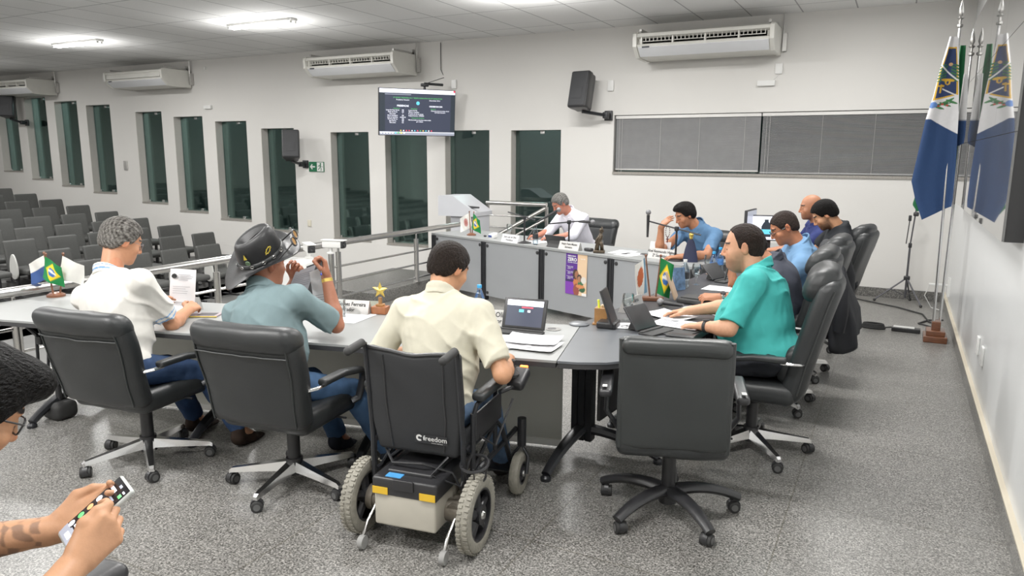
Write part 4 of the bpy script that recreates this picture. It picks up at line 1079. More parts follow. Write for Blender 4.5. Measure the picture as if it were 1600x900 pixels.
def head_prims(S, C, Rm, s=1., fat=0., nose=1.):
    w = lambda x, y, z: C+Rm @ (V(x, y, z)*s)
    r = lambda *a: tuple(q*s for q in a)
    S.el(w(0, -.014, .028), r(.076, .097, .088), Rm, k=.02)
    S.el(w(0, .025, -.035), r(.063+.008*fat, .066, .082), Rm, k=.03)
    S.el(w(0, .045, -.07), r(.047+.01*fat, .045, .045), Rm, k=.03)
    S.el(w(0, .075, -.098), r(.022, .018, .016), Rm, k=.022)
    if fat: S.el(w(0, .03, -.10), r(.05, .05, .03*fat+.01), Rm, k=.03)
    S.rc(w(-.034, .074, .025), w(.034, .074, .025), .012*s, k=.018)
    for q in (-1, 1):
        S.el(w(q*.032, .095, .004), r(.017, .016, .012), Rm, k=.014, op=-1)
        S.el(w(q*.032, .073, .003), r(.0145, .0145, .0125), Rm, k=.006)
        S.el(w(q*.043, .060, -.03), r(.024, .022, .022), Rm, k=.024)
        a = Rm @ rotz(-q*.35) @ roty(q*.12)
        S.el(w(q*.080, -.012, -.004), r(.0085, .021, .034), a, k=.006)
        S.el(w(q*.090, -.004, -.002), r(.006, .011, .019), a, k=.006, op=-1)
        S.el(w(q*.0115, .095, -.037), r(.0075, .010, .0065), Rm, k=.008)
    S.rc(w(0, .088, .016), w(0, .110*(.9+.1*nose), -.031), .0065*s, .0102*s, k=.012)
    S.rc(w(-.015, .084, -.066), w(.015, .084, -.066), .0075*s, k=.007, flat=(Rm[:, 1], .8))
    S.rc(w(-.014, .083, -.078), w(.014, .083, -.078), .008*s, k=.007)
    S.rc(w(-.02, .098, -.0715), w(.02, .098, -.0715), .0022*s, k=.004, op=-1)
def hand_prims(S, W, d, b, right, curl=(.5, .5, .55, .6), thumb=(.5, .4), spread=.10, s=1.):
    d = nrm(d); b = nrm(b-np.dot(b, d)*d); t = np.cross(b, d)*(1 if right else -1)
    xs = (.030, .010, -.010, -.028); yl = (.088, .092, .087, .078); ln = (.070, .078, .073, .057)
    S.rc(W-d*.01, W+d*.025, .024*s, .022*s, k=.015, flat=(b, 1.25))
    for i in range(4):
        K = W+(d*yl[i]+t*xs[i]-b*.004)*s
        S.rc(W+(d*.02+t*xs[i]*.6)*s, K, .0155*s, .0115*s, k=.014)
        dd = nrm(d+t*spread*(1.5-i)*.7); p = K
        rr = (.0098, .0086, .0078, .0068); seg = (.45, .31, .24)
        ang = 0
        for q in range(3):
            ang += curl[i]*(.8, 1.05, .7)[q]
            v = dd*math.cos(ang)-b*math.sin(ang); e = p+v*ln[i]*seg[q]*s
            S.rc(p, e, rr[q]*s, rr[q+1]*s, k=.0035); p = e
    th, to = thumb
    B = W+(d*.022+t*.020-b*.008)*s; v1 = nrm(d*.75+t*to*1.5-b*th*.7); e1 = B+v1*.046*s
    S.rc(B, e1, .0165*s, .0125*s, k=.012)
    v2 = nrm(d*1.0+t*(to*.7-.25)-b*th*.8); e2 = e1+v2*.032*s; S.rc(e1, e2, .0115*s, .010*s, k=.006)
    v3 = nrm(d*1.0+t*(to*.3-.45)-b*th*.9); e3 = e2+v3*.024*s; S.rc(e2, e3, .010*s, .0082*s, k=.005)
def ik(A, B, la, lb, pole):
    A, B = V(*A), V(*B); v = B-A; L = min(np.linalg.norm(v), (la+lb)*.998); v = nrm(v)
    x = (la*la-lb*lb+L*L)/(2*L); hh = math.sqrt(max(0, la*la-x*x)); pl = V(*pole); pl = nrm(pl-np.dot(pl, v)*v)
    return A+v*x+pl*hh
def srgbv(h): return V(*srgb(h))
def person(label, pose, skin, shirt, trousers, hair=None, hairc='1a1512', hair_t=.014, brow='1a1512', beard=0., fat=0., w=1., dp=1., belly=0., sleeve=.66, collar='polo', stripe=None, tattoo=False,
           res=.008, hands_res=.0035, head_res=.0035, legs=True, shoes='2a2522', hs=1., grey=None, bottom=None, hair_fn=None, hair_top=0., hair_amp=.0012, hair_front=False, hbox=(.085, .125), shres=.85, nose=1.):
    H, N, C = (V(*pose[q]) for q in ('hip', 'neck', 'head'))
    f = nrm(V(*pose['face'], 0)); a = nrm(N-H); f = nrm(f-np.dot(f, a)*a); r = np.cross(f, a)
    Rm = frame_of(pose['look'], pose.get('up', (0, 0, 1)), pose.get('roll', 0)); Rt = np.stack([r, f, a], 1)
    root = thing('person', label, 'person', (H[0], H[1], 0)); root['_org'] = [float(H[0]), float(H[1]), 0.]
    L = np.linalg.norm(N-H)
    sw = .178*w
    sh = {}
    for sd, q in (('R', 1), ('L', -1)): sh[sd] = N-a*.075+r*q*sw+f*pose.get('hunch', .01)
    arms = {}
    for sd in 'RL':
        hd = pose['hand'+sd]; q = 1 if sd == 'R' else -1
        Wp = V(*hd['w'])
        if 'elb' in hd: E = V(*hd['elb'])
        else: E = ik(sh[sd], Wp, .29, .26, hd.get('pole', tuple(-a*.8+r*q*.6-f*.3)))
        arms[sd] = (sh[sd], E, Wp, hd)
    # legs
    lg = {}
    for sd, q in (('R', 1), ('L', -1)):
        hp = H+r*q*.085*w
        an = V(*pose['foot'+sd]) if ('foot'+sd) in pose else H+f*.42+r*q*.13; an[2] = .09
        kn = ik(hp, an, .42, .43, tuple(f*1.0+V(0, 0, 1.0)))
        lg[sd] = (hp, kn, an)
    # --- skin body
    B = SDF()
    head_prims(B, C, Rm, hs, fat, nose)
    nb = C+Rm @ V(0, -.025, -.055)*hs
    B.rc(N-a*.05-f*.005, nb, .062*(1+.12*fat), .056*(1+.14*fat), k=.03)
    B.rc(sh['L'], sh['R'], .040, k=.03); B.el(H+a*L*.72, (.13*w, .08, .16), Rt, k=.04); B.el(H+a*.06, (.13*w, .09, .12), Rt, k=.04); B.rc(H+a*.08, H+a*L*.7, .09, .09, k=.04)
    for sd in 'RL':
        S_, E, Wp, hd = arms[sd]; m = .85+.15*w
        B.rc(S_, E, .045*m, .040*m, k=.02)
        mid = E+(Wp-E)*.28; B.rc(E, mid, .039*m, .043*m, k=.02); B.rc(mid, Wp, .043*m, .0275*m, k=.02)
        hand_prims(B, Wp, V(*hd['d']), V(*hd['b']), sd == 'R', hd.get('curl', (.5, .5, .55, .6)), hd.get('thumb', (.5, .4)), hd.get('spread', .1))
        if legs:
            hp, kn, an = lg[sd]; B.rc(hp, kn, .058, .046, k=.03); B.rc(kn, an, .045, .035, k=.02); B.rc(an, an+f*.12-V(0, 0, .05), .035, .028, k=.02)
    sk = srgbv(skin); hc = srgbv(brow)
    def colf(v):
        q = (v-C) @ Rm/hs; x, y, z = q.T
        c = np.tile(sk, (len(v), 1)); inh = np.linalg.norm(q, axis=1) < .18
        red = np.clip(1-np.linalg.norm((q-V(0, .11, -.03))/V(.02, .03, .018), axis=1), 0, 1)+.5*sum(np.clip(1-np.linalg.norm((q-V(s_*.045, .07, -.03))/V(.025, .04, .025), axis=1), 0, 1) for s_ in (-1, 1))+.6*(np.abs(x) > .078)*inh
        c = c*(1-np.clip(red, 0, 1)[:, None]*(1-V(1.05, .80, .75)))
        if beard:
            bm = inh*np.clip((-.045-z-.25*np.abs(y-.06)*0)*40, 0, 1)*np.clip((y+.005)*40, 0, 1)*np.clip((.075-np.abs(x))*200, 0, 1)
            bm = np.maximum(bm, .8*inh*np.clip((y+.012)*60, 0, 1)*np.clip((.062-y)*40, 0, 1)*np.clip((np.abs(x)-.035)*60, 0, 1)*np.clip((-.012-z)*25, 0, 1))*beard
            c = c*(1-bm[:, None])+hc*bm[:, None]
        lip = inh*(y > .06)*np.clip(1-((x/.024)**2+((z+.0715)/.0125)**2)**.5, 0, 1)*1.6
        lip = np.clip(lip, 0, 1)[:, None]*.75; c = c*(1-lip)+sk*V(.78, .46, .44)*lip
        br = inh*(y > .045)*(np.abs(x) > .012)*(np.abs(x) < .052)*(np.abs(z-.030+.10*np.maximum(0, np.abs(x)-.035)) < .0055)
        ey = inh*(y > .05)*(np.abs(np.abs(x)-.032) < .0145)*(np.abs(z+.005) < .0028)
        c = np.where(br[:, None] > 0, hc*1.2, c); c = np.where(ey[:, None] > 0, V(.02, .015, .012), c)
        if tattoo:
            S_, E, Wp, hd = arms['L']; ax = nrm(Wp-E); t = (v-E) @ ax; near = np.linalg.norm(v-E-t[:, None]*ax, axis=1) < .06
            pat = np.sin(t*110+4*vnoise(v*30))*np.sin((v @ V(95, 70, 120))+3*vnoise(v*41))
            tm = near*(t > -.02)*(t < .245)*np.clip(pat*4+.3, 0, 1)*.55; c = c*(1-tm[:, None])+V(.035, .03, .03)*tm[:, None]
        # slightly redder finger ends and elbows
        return c
    fine = [(C-.165*hs, C+.165*hs, head_res)]
    for sd in 'RL':
        S_, E, Wp, hd = arms[sd]; d = nrm(V(*hd['d'])); cc = Wp+d*hbox[0]; fine.append((cc-hbox[1], cc+hbox[1], hands_res))
    bx = None
    if bottom is not None: bx = (V(-99, -99, bottom), V(99, 99, 99))
    body = sdf_mesh('body', B, res, m_skin, root, fine, colf, box=bx)
    # --- shirt
    S = SDF(); o = .016
    S.el(H+a*.03, (.165*w, .125*dp+belly*.6, .13), Rt, k=.05)
    S.el(H+a*L*.40+f*(.02+belly*.5), (.160*w+belly*.3, .118*dp+belly, L*.42), Rt, k=.05)
    S.el(H+a*L*.70+f*.005, (.172*w, .118*dp+belly*.25, L*.34), Rt, k=.05)
    S.rc(sh['L']-a*.005, sh['R']-a*.005, .064, k=.045)
    for sd, q in (('R', 1), ('L', -1)):
        S.rc(N+a*.005-f*.012, sh[sd]-r*q*.02, .058, .055, k=.035)
        S_, E, Wp, hd = arms[sd]; m = .9+.1*w; e = S_+(E-S_)*min(1, sleeve); cut = ()
        if sleeve <= 1:
            u = nrm(E-S_); S.rc(S_-u*.0, e+u*.05, .068*m, .063*m, k=.035, cuts=((e, u),))
        else:
            S.rc(S_, E, .066*m, .058*m, k=.035); u = nrm(Wp-E); e2 = E+(Wp-E)*.86; S.rc(E, e2+u*.04, .058*m, .043*m, k=.02, cuts=((e2, u),))
    nk = nrm(a*.92-f*.40)
    S.cuts = [(N+a*.042, nrm(a*.9+f*.25)), (H-a*.075, -a)]
    ph = rng.uniform(0, 9)
    def wr(P):
        q = (P-H) @ Rt
        fold = (1-np.abs(np.sin(q @ V(17, 11, 30)+2.0*vnoise(q*7+ph)+ph)))**2*np.clip(.15+vnoise(q*5+ph+3), 0, 1)
        fold2 = (1-np.abs(np.sin(q @ V(-24, 9, 20)+1.8*vnoise(q*6+ph+5))))**2*np.clip(.1+vnoise(q*4.5+ph+7), 0, 1)
        return .003*vnoise(q*V(11, 11, 26)+ph)-.017*fold-.015*fold2+.002*vnoise(q*V(46, 46, 28)+ph)
    S.noise = wr
    shc = srgbv(shirt)
    def scol(v):
        c = np.tile(shc, (len(v), 1))
        if stripe:
            for sd in 'RL':
                S_, E, Wp, hd = arms[sd]; u = nrm(E-S_); e = S_+(E-S_)*min(1, sleeve); t = (v-e) @ u; nr = np.linalg.norm(v-e-t[:, None]*u, axis=1) < .10
                for (t0, t1, cc) in stripe: c[(nr & (t > t0) & (t < t1))] = srgbv(cc)
        return c
    so = sdf_mesh('shirt', S, res*shres, m_shirt, root, (), scol, box=bx)
    if collar:
        K = SDF(); c0 = N-a*.018-f*.0; c1 = N+nrm(a-f*.18)*.050
        if collar == 'crew': K.rc(c0, N+a*.03, .079, .070, k=.005); K.rc(c0-a*.03, N+a*.06, .071, .062, k=.003, op=-1); K.cuts = [(N+a*.034-f*.0, nrm(a+f*.35)), (N-a*.0, -nrm(a+f*.35))]
        else:
            K.rc(c0, c1, .097+.012*fat, .074+.008*fat, k=.005); K.rc(c0-a*.05, c1+a*.04, .084+.012*fat, .060+.008*fat, k=.003, op=-1); K.cuts = [(N+a*.034, nrm(a+f*.55)), (N-a*.0-f*.03, -nrm(a+f*.35))]
            K.rc(N+f*.14-a*.09, N+f*.05+a*.06, .03, .016, k=.006, op=-1)
        def kcol(v):
            c = np.tile(shc*.97, (len(v), 1))
            if stripe:
                t = (v-N) @ nrm(a+f*.35)
                for (t0, t1, cc) in (stripe[-1:]): c[(t > .008) & (t < .016)] = srgbv(cc); c[(t > .030) & (t < .034)] = srgbv(cc)
            if stripe == 'x': pass
            return c
        sdf_mesh('collar', K, .0045, m_shirt, so, (), kcol)
    if legs:
        T = SDF(); T.el(H+a*.0-f*.0, (.158*w, .125*dp, .105), Rt, k=.05)
        for sd in 'RL':
            hp, kn, an = lg[sd]; T.rc(hp, kn, .088*(.6+.4*w), .068, k=.04); T.rc(kn, an+nrm(an-kn)*.05, .068, .056, k=.02, cuts=((an-nrm(an-kn)*.02, nrm(an-kn)),))
        T.noise = lambda P: .004*vnoise(P*V(22, 22, 26)+ph)+.003*vnoise(P*44+ph)
        tc_ = srgbv(trousers)
        def tcol(v): return tc_*(1+.35*np.clip(vnoise(v*9), -1, 1))[:, None]
        sdf_mesh('trousers', T, res, m_denim, root, (), tcol, box=bx)
        if bottom is None:
            xc = srgbv(shoes)
            for sd in 'RL':
                X = SDF()
                hp, kn, an = lg[sd]; g = V(an[0], an[1], 0)-f*.03
                X.rc(g+V(0, 0, .045), g+f*.10+V(0, 0, .040), .042, .042, k=.02); X.rc(g+f*.10+V(0, 0, .036), g+f*.20+V(0, 0, .032), .042, .032, k=.02); X.rc(g+V(0, 0, .06), g+V(0, 0, .10), .042, .04, k=.02)
                X.cuts = [(V(0, 0, .002), V(0, 0, -1))]
                sdf_mesh('shoe', X, .006, m_denim, root, (), lambda v: np.tile(xc, (len(v), 1)))
    # --- hair
    if hair:
        A = SDF(); w_ = lambda x, y, z: C+Rm @ (V(x, y, z)*hs); t = hair_t
        A.el(w_(0, -.014, .028), ((.076+t)*hs, (.097+t)*hs, (.088+t)*hs), Rm, k=.02)
        A.el(w_(0, -.045, -.02), ((.064+t*.8)*hs, (.060+t*.8)*hs, (.07)*hs), Rm, k=.02)
        if hair_front: A.el(w_(0, .070, .082), (.060*hs, .060*hs, .046*hs), Rm, k=.02)
        if hair_top: A.el(w_(0, .02, .085), (.06, .08, .04+hair_top), Rm, k=.02)
        ys, zs = zip(*HAIRZ[hair])
        def hn(P):
            q = (P-C) @ Rm/hs
            zm = np.interp(q[:, 1], ys, zs)-.0*q[:, 0]
            if hair in ('receding', 'crown'): zm = zm-.030*np.clip(np.abs(q[:, 0])-.0, 0, 1)*0+np.where((q[:, 1] > .02), -.25*np.clip(.05-np.abs(np.abs(q[:, 0])-.0), 0, .05)*.6, 0)
            zm = zm+.004*np.sin(q[:, 0]*150+q[:, 1]*60)
            return (zm-q[:, 2])
        amp = hair_amp
        def nz(P):
            q = (P-C) @ Rm; return amp*np.sin(q @ V(260, 40, 120)+3*vnoise(q*40))*np.cos(q @ V(-90, 110, 210)+2*vnoise(q*33))+amp*.8*vnoise(q*V(120, 50, 90))
        # custom cut by hairline
        def fieldcut(lo, hi, h, base=A.field):
            F = base(lo, hi, h); n = F.shape; ax = [lo[i]+h*np.arange(n[i]) for i in range(3)]
            P = np.stack(np.meshgrid(*ax, indexing='ij'), -1).reshape(-1, 3)
            G = hn(P).reshape(n); kk = .008; d = G*.8; hh = np.clip(.5-.5*(F-d)/kk, 0, 1)
            return F*(1-hh)+d*hh+kk*hh*(1-hh)
        A.noise = nz; A.field = fieldcut
        h0 = srgbv(hairc); h1 = srgbv(grey) if grey else h0*1.5
        def hcol(v):
            q = (v-C) @ Rm; m = np.clip(.5+.55*vnoise(q*V(190, 90, 150))+.25*np.sin(q @ V(310, 90, 150)), 0, 1)[:, None]
            if grey: m = np.clip(m*.8+.25*np.clip(.04-q[:, 2:3], -.5, 1)*6, 0, 1)
            return h0*(1-m)+h1*m
        sdf_mesh('hair', A, .0036, m_hairs, root, (), hcol, smooth=0)
    return root, C, Rm, arms
def spectacles(root, C, Rm, s=1., frame_mat=None, size=(.026, .019), thick=.0016, label='glasses'):
    org = np.array(root['_org']); w_ = lambda x, y, z: C+Rm @ (V(x, y, z)*s)-org
    p = M()
    for q in (-1, 1):
        pts = [w_(q*.033+size[0]*np.sign(math.cos(t))*abs(math.cos(t))**.7, .101-.25*abs(size[0]*math.cos(t))*(1 if q*math.cos(t) > 0 else 0), -.001+size[1]*np.sign(math.sin(t))*abs(math.sin(t))**.7) for t in np.linspace(0, 2*PI, 28, endpoint=False)]
        p.tubev(pts, thick, 6, closed=True)
        p.tubev([w_(q*.060, .096, .006), w_(q*.080, .05, .007), w_(q*.0845, -.005, .008), w_(q*.083, -.03, -.012)], thick, 6)
    p.tubev(bez(w_(-.008, .102, .004), w_(0, .106, .010), w_(.008, .102, .004), 6), thick, 6)
    g = p.build('glasses', frame_mat or m_black, root)
    p = M()
    for q in (-1, 1):
        pts = [w_(q*.033+size[0]*np.sign(math.cos(t))*abs(math.cos(t))**.7, .101, -.001+size[1]*np.sign(math.sin(t))*abs(math.sin(t))**.7) for t in np.linspace(0, 2*PI, 28, endpoint=False)]
        p.add(pts, [tuple(range(28))])
    p.build_each('lens', m_lens, g); return g
def watch(root, arm, mat_band, mat_face, t=.92, label=None, r=.033):
    S_, E, Wp, hd = arm; org = np.array(root['_org']); u = nrm(Wp-E); c = E+(Wp-E)*t-org; b = V(*hd['b']); b = nrm(b-np.dot(b, u)*u)
    w = np.cross(u, b); p = M()
    p.tubev([c-u*.011, c-u*.009, c+u*.009, c+u*.011], [r, r+.0025, r+.0025, r], 20)
    o = p.build('wrist_watch', mat_band, root)
    if label: o['label'] = label
    if mat_face:
        p = M(); p.tubev([c+b*(r-.001), c+b*(r+.007)], [.019, .018], 18); p.build('watch_face', mat_face, o)
    return o
# ------------------------------------------------------------------ the eleven people
P = {}
def H_(w, d, b, **k): return dict(w=w, d=d, b=b, **k)
P[1] = person('man with curly grey hair and glasses in a white polo shirt reading a sheet',
    dict(hip=(-3.70, 2.42, .57), neck=(-3.865, 2.525, 1.07), head=(-3.905, 2.645, 1.258), face=(-.2, .98), look=(.22, .90, -.42),
         handR=H_((-3.80, 2.965, .805), (-.35, .90, .2), (.45, .2, .85), elb=(-3.655, 2.735, .78), curl=(.55, .6, .65, .7), thumb=(.2, .6)),
         handL=H_((-4.13, 2.93, .81), (.55, .75, .25), (-.6, .35, .6), curl=(.3, .3, .35, .4), thumb=(.2, .7)),
         footR=(-3.42, 2.98, 0), footL=(-3.85, 3.0, 0)),
    'bd8462', 'dad7d0', '2f4467', 'full', '37332f', .016, grey='a39f99', brow='3a3431', w=1.14, dp=1.12, belly=.02, sleeve=.80, hair_amp=.0015, shres=.75, hs=1.04, stripe=[(-.012, -.004, '5b93c9'), (-.034, -.028, '5b93c9')], shoes='30251f')
P[2] = person('man in a black cowboy hat and grey-green polo shirt holding up a document',
    dict(hip=(-2.80, 2.62, .56), neck=(-2.965, 2.785, 1.02), head=(-2.995, 2.845, 1.165), face=(-.14, .99), look=(.22, .97, -.10),
         handR=H_((-2.79, 3.085, 1.075), (-.10, .02, .99), (.55, .75, .1), elb=(-2.70, 3.05, .815), curl=(.9, 1.0, 1.1, 1.2), thumb=(.9, .3)),
         handL=H_((-3.06, 3.12, 1.03), (.25, .05, .95), (-.3, .9, .1), curl=(.9, 1., 1.1, 1.1), thumb=(.8, .3)),
         footR=(-2.42, 3.15, 0), footL=(-2.85, 3.2, 0)),
    'a5694f', '71868a', '3b5678', None, brow='4a3a30', fat=.5, w=1.14, dp=1.12, belly=.05, sleeve=.86, shoes='20242c', shres=.75)
P[3] = person('man in a pale cream short-sleeved shirt sitting in the wheelchair',
    dict(hip=(-1.86, 2.76, .57), neck=(-1.905, 2.90, 1.075), head=(-1.925, 3.005, 1.205), face=(-.15, .988), look=(.28, .88, -.45),
         handR=H_((-1.63, 3.07, .765), (-.5, .85, .0), (.3, .2, .9), elb=(-1.535, 2.835, .76), curl=(.3, .3, .35, .4)),
         handL=H_((-2.14, 3.02, .765), (.3, .9, 0), (-.2, 0, 1), elb=(-2.225, 2.775, .735), curl=(.3, .3, .3, .3)),
         footR=(-1.82, 3.36, .1), footL=(-2.05, 3.33, .1)),
    'c08a66', 'ccc7b3', '5a7290', 'full', '241d19', .014, w=1.10, dp=1.08, belly=.04, sleeve=.80, collar='polo', brow='241d19', hair_top=.0, shres=.75, hair_amp=.0014)
P[4] = person('heavy man with receding hair in a bright turquoise polo shirt',
    dict(hip=(-.585, 4.36, .59), neck=(-.70, 4.455, 1.085), head=(-.80, 4.485, 1.222), face=(-1, -.04), look=(-.96, -.16, -.14),
         handL=H_((-.93, 4.15, .787), (-.93, .25, -.05), (0, 0, 1), elb=(-.775, 4.09, .80), curl=(.28, .25, .28, .32), thumb=(.3, .5), spread=.2),
         handR=H_((-1.10, 4.47, .80), (-.95, -.15, -.10), (.1, .2, .95), elb=(-.87, 4.60, .83), curl=(.30, .3, .35, .4), thumb=(.35, .5)),
         footR=(-1.0, 4.55, 0), footL=(-.95, 4.28, 0)),
    'cb9473', '3ba8a3', '23252a', 'receding', '2a211d', .008, brow='35261f', beard=.55, fat=1.15, nose=.85, shres=.75, w=1.22, dp=1.2, belly=.085, sleeve=.88, hs=1.10, shoes='1c1c1e')
P[5] = person('man in a dark navy shirt half hidden behind the turquoise shirt, pen at his chin',
    dict(hip=(-.60, 5.32, .57), neck=(-.73, 5.20, 1.045), head=(-.885, 5.215, 1.135), face=(-1, -.08), look=(-.90, -.12, -.5),
         handL=H_((-1.02, 4.92, .815), (-.93, -.12, .05), (.1, -.3, .9), elb=(-.80, 5.0, .82), curl=(.7, .8, .85, .9), thumb=(.4, .3)),
         handR=H_((-.95, 5.06, .90), (-.25, .1, .95), (-.6, -.75, .1), elb=(-.82, 5.30, .80), curl=(1.0, 1.1, 1.2, 1.3), thumb=(.9, .4))),
    'a86f50', '3a3d48', '1e2126', 'full', '1d1815', .012, w=1.16, dp=1.2, belly=.05, sleeve=.75, res=.009, brow='1d1815')
P[6] = person('man with glasses in a light blue shirt leaning over the dark table',
    dict(hip=(-.55, 6.18, .57), neck=(-.645, 5.985, 1.085), head=(-.765, 5.95, 1.215), face=(-1, -.25), look=(-.80, -.30, -.52),
         handL=H_((-.98, 5.72, .80), (-.9, .1, .1), (0, -.3, .95), elb=(-.73, 5.73, .82), curl=(.5, .6, .6, .7)),
         handR=H_((-.96, 6.02, 1.03), (-.35, -.15, .9), (-.7, -.5, .2), elb=(-.86, 6.18, .82), curl=(.9, 1., 1., 1.1), thumb=(.6, .4))),
    'ad6f4f', '668cb2', '1f2836', 'full', '2e2622', .006, brow='2a211d', w=1.08, dp=1.1, belly=.03, sleeve=1.4, res=.009, hs=1.02)
P[7] = person('man with black hair and beard in a black t-shirt looking down by the far wall',
    dict(hip=(-.42, 7.25, .60), neck=(-.435, 7.11, 1.135), head=(-.575, 7.075, 1.245), face=(-1, -.15), look=(-.78, -.12, -.60),
         handL=H_((-.86, 7.0, .80), (-.8, .3, 0), (0, 0, 1), curl=(.5, .5, .5, .5)),
         handR=H_((-.86, 7.3, .80), (-.8, -.3, 0), (0, 0, 1), curl=(.5, .5, .5, .5))),
    'b88461', '1b1e22', '1b1e22', 'full', '0e0c0b', .016, brow='120f0e', beard=.75, w=1.2, dp=1.15, belly=.02, sleeve=.8, collar='crew', res=.010, hs=1.02)
P[8] = person('bald man in a navy polo with white trim, behind the black t-shirt',
    dict(hip=(-.62, 7.98, .58), neck=(-.695, 7.84, 1.10), head=(-.765, 7.79, 1.265), face=(-1, -.25), look=(-.92, -.32, -.18),
         handL=H_((-1.05, 7.62, .83), (-.8, .2, 0), (0, 0, 1), elb=(-.83, 7.62, .85), curl=(.5, .5, .5, .5)),
         handR=H_((-1.08, 8.0, .80), (-.8, -.1, 0), (0, 0, 1), curl=(.5, .5, .5, .5))),
    'b3795a', '252f63', '23262e', None, brow='2a211d', beard=.45, w=1.05, sleeve=.75, stripe=[(-.02, .01, 'e6e6e6'), (-.05, -.045, '252f63')], res=.010)
P[9] = person('man in a denim-blue polo covering his forehead with one hand at the desk',
    dict(hip=(-1.66, 7.74, .57), neck=(-1.785, 7.455, 1.04), head=(-1.905, 7.385, 1.165), face=(-.40, -.92), look=(-.66, -.60, -.42),
         handR=H_((-2.06, 7.10, 1.06), (.50, .40, .70), (-.5, -.85, .3), elb=(-2.07, 7.10, .81), curl=(.25, .25, .3, .35), thumb=(.3, .5), spread=.05),
         handL=H_((-1.83, 6.98, .79), (-.9, -.2, 0), (0, -.2, 1), elb=(-1.60, 7.10, .81), curl=(.4, .4, .4, .5))),
    'ab7252', '4f7398', '2a3038', 'full', '141110', .017, brow='161210', w=1.08, sleeve=.78, res=.009, hair_top=.012)
P[10] = person('grey-haired man in a white dress shirt writing at the desk',
    dict(hip=(-3.42, 8.55, .57), neck=(-3.56, 8.29, 1.05), head=(-3.645, 8.185, 1.175), face=(-.35, -.93), look=(-.52, -.62, -.56),
         handR=H_((-3.85, 7.98, .79), (-.55, -.6, .0), (0, 0, 1), elb=(-3.80, 8.20, .82), curl=(.6, .7, .8, .8), thumb=(.6, .3)),
         handL=H_((-3.60, 7.86, .79), (-.95, -.05, 0), (.1, -.1, 1), elb=(-3.38, 8.0, .82), curl=(.5, .5, .5, .5))),
    'b0705a', 'dcdbe6', '24272d', 'full', '55534f', .013, grey='9a9894', brow='5a5550', hair_amp=.0012, w=1.08, dp=1.05, belly=.02, sleeve=1.4, res=.010)
HL = ((-1.498, .805, .977), (.537, .813, .226), (-.557, .528, -.641), (-1.64, .58, .988))
HR = ((-1.356, .760, .962), (.114, .854, .507), (.905, -.425, -.005), (-1.289, .523, .874))
PH = ((-1.416, .848, 1.016), (.94, -.323, -.114), (.302, .762, .573), (-.098, -.573, .814))
P[11] = person('young man with swept black hair and glasses bent over his phone in the near corner',
    dict(hip=(-1.80, .42, .66), neck=(-1.735, .645, 1.09), head=(-1.672, .752, 1.232), face=(-.1, .99), look=(.06, .84, -.56), roll=.10,
         handL=H_(HL[0], HL[1], HL[2], elb=HL[3], curl=(.6, .75, .85, .95), thumb=(-.05, .45), spread=.1),
         handR=H_(HR[0], HR[1], HR[2], elb=HR[3], curl=(.75, .95, 1.05, 1.1), thumb=(.15, .30), spread=.05),
         footR=(-1.5, .9, 0), footL=(-1.75, .92, 0)),
    'c18d69', '2c3324', '3d3a35', 'long', '0b0a0a', .019, brow='15100e', w=1.02, sleeve=.70, collar='crew', tattoo=True, hands_res=.0028, head_res=.003, res=.007, hs=1.08, hair_top=.006, hair_amp=.0009, hair_front=True, hbox=(.03, .19))
m_gold2 = mk('thin_gold_wire', (.35, .27, .15), .3, metal=.8)
spectacles(P[1][0], P[1][1], P[1][2], 1., m_greyink, (.025, .018), .0011)
spectacles(P[6][0], P[6][1], P[6][2], 1.02, m_black, (.025, .016), .0018)
spectacles(P[11][0], P[11][1], P[11][2], 1., m_black, (.027, .019), .0022)
watch(P[4][0], P[4][3]['L'], m_rubber, m_black, .90, 'black smart watch', .033)
watch(P[5][0], P[5][3]['L'], m_steel, m_black, .86, 'silver wrist watch', .035)
watch(P[2][0], P[2][3]['R'], m_gold, None, .93, 'thin gold bracelet', .0285)
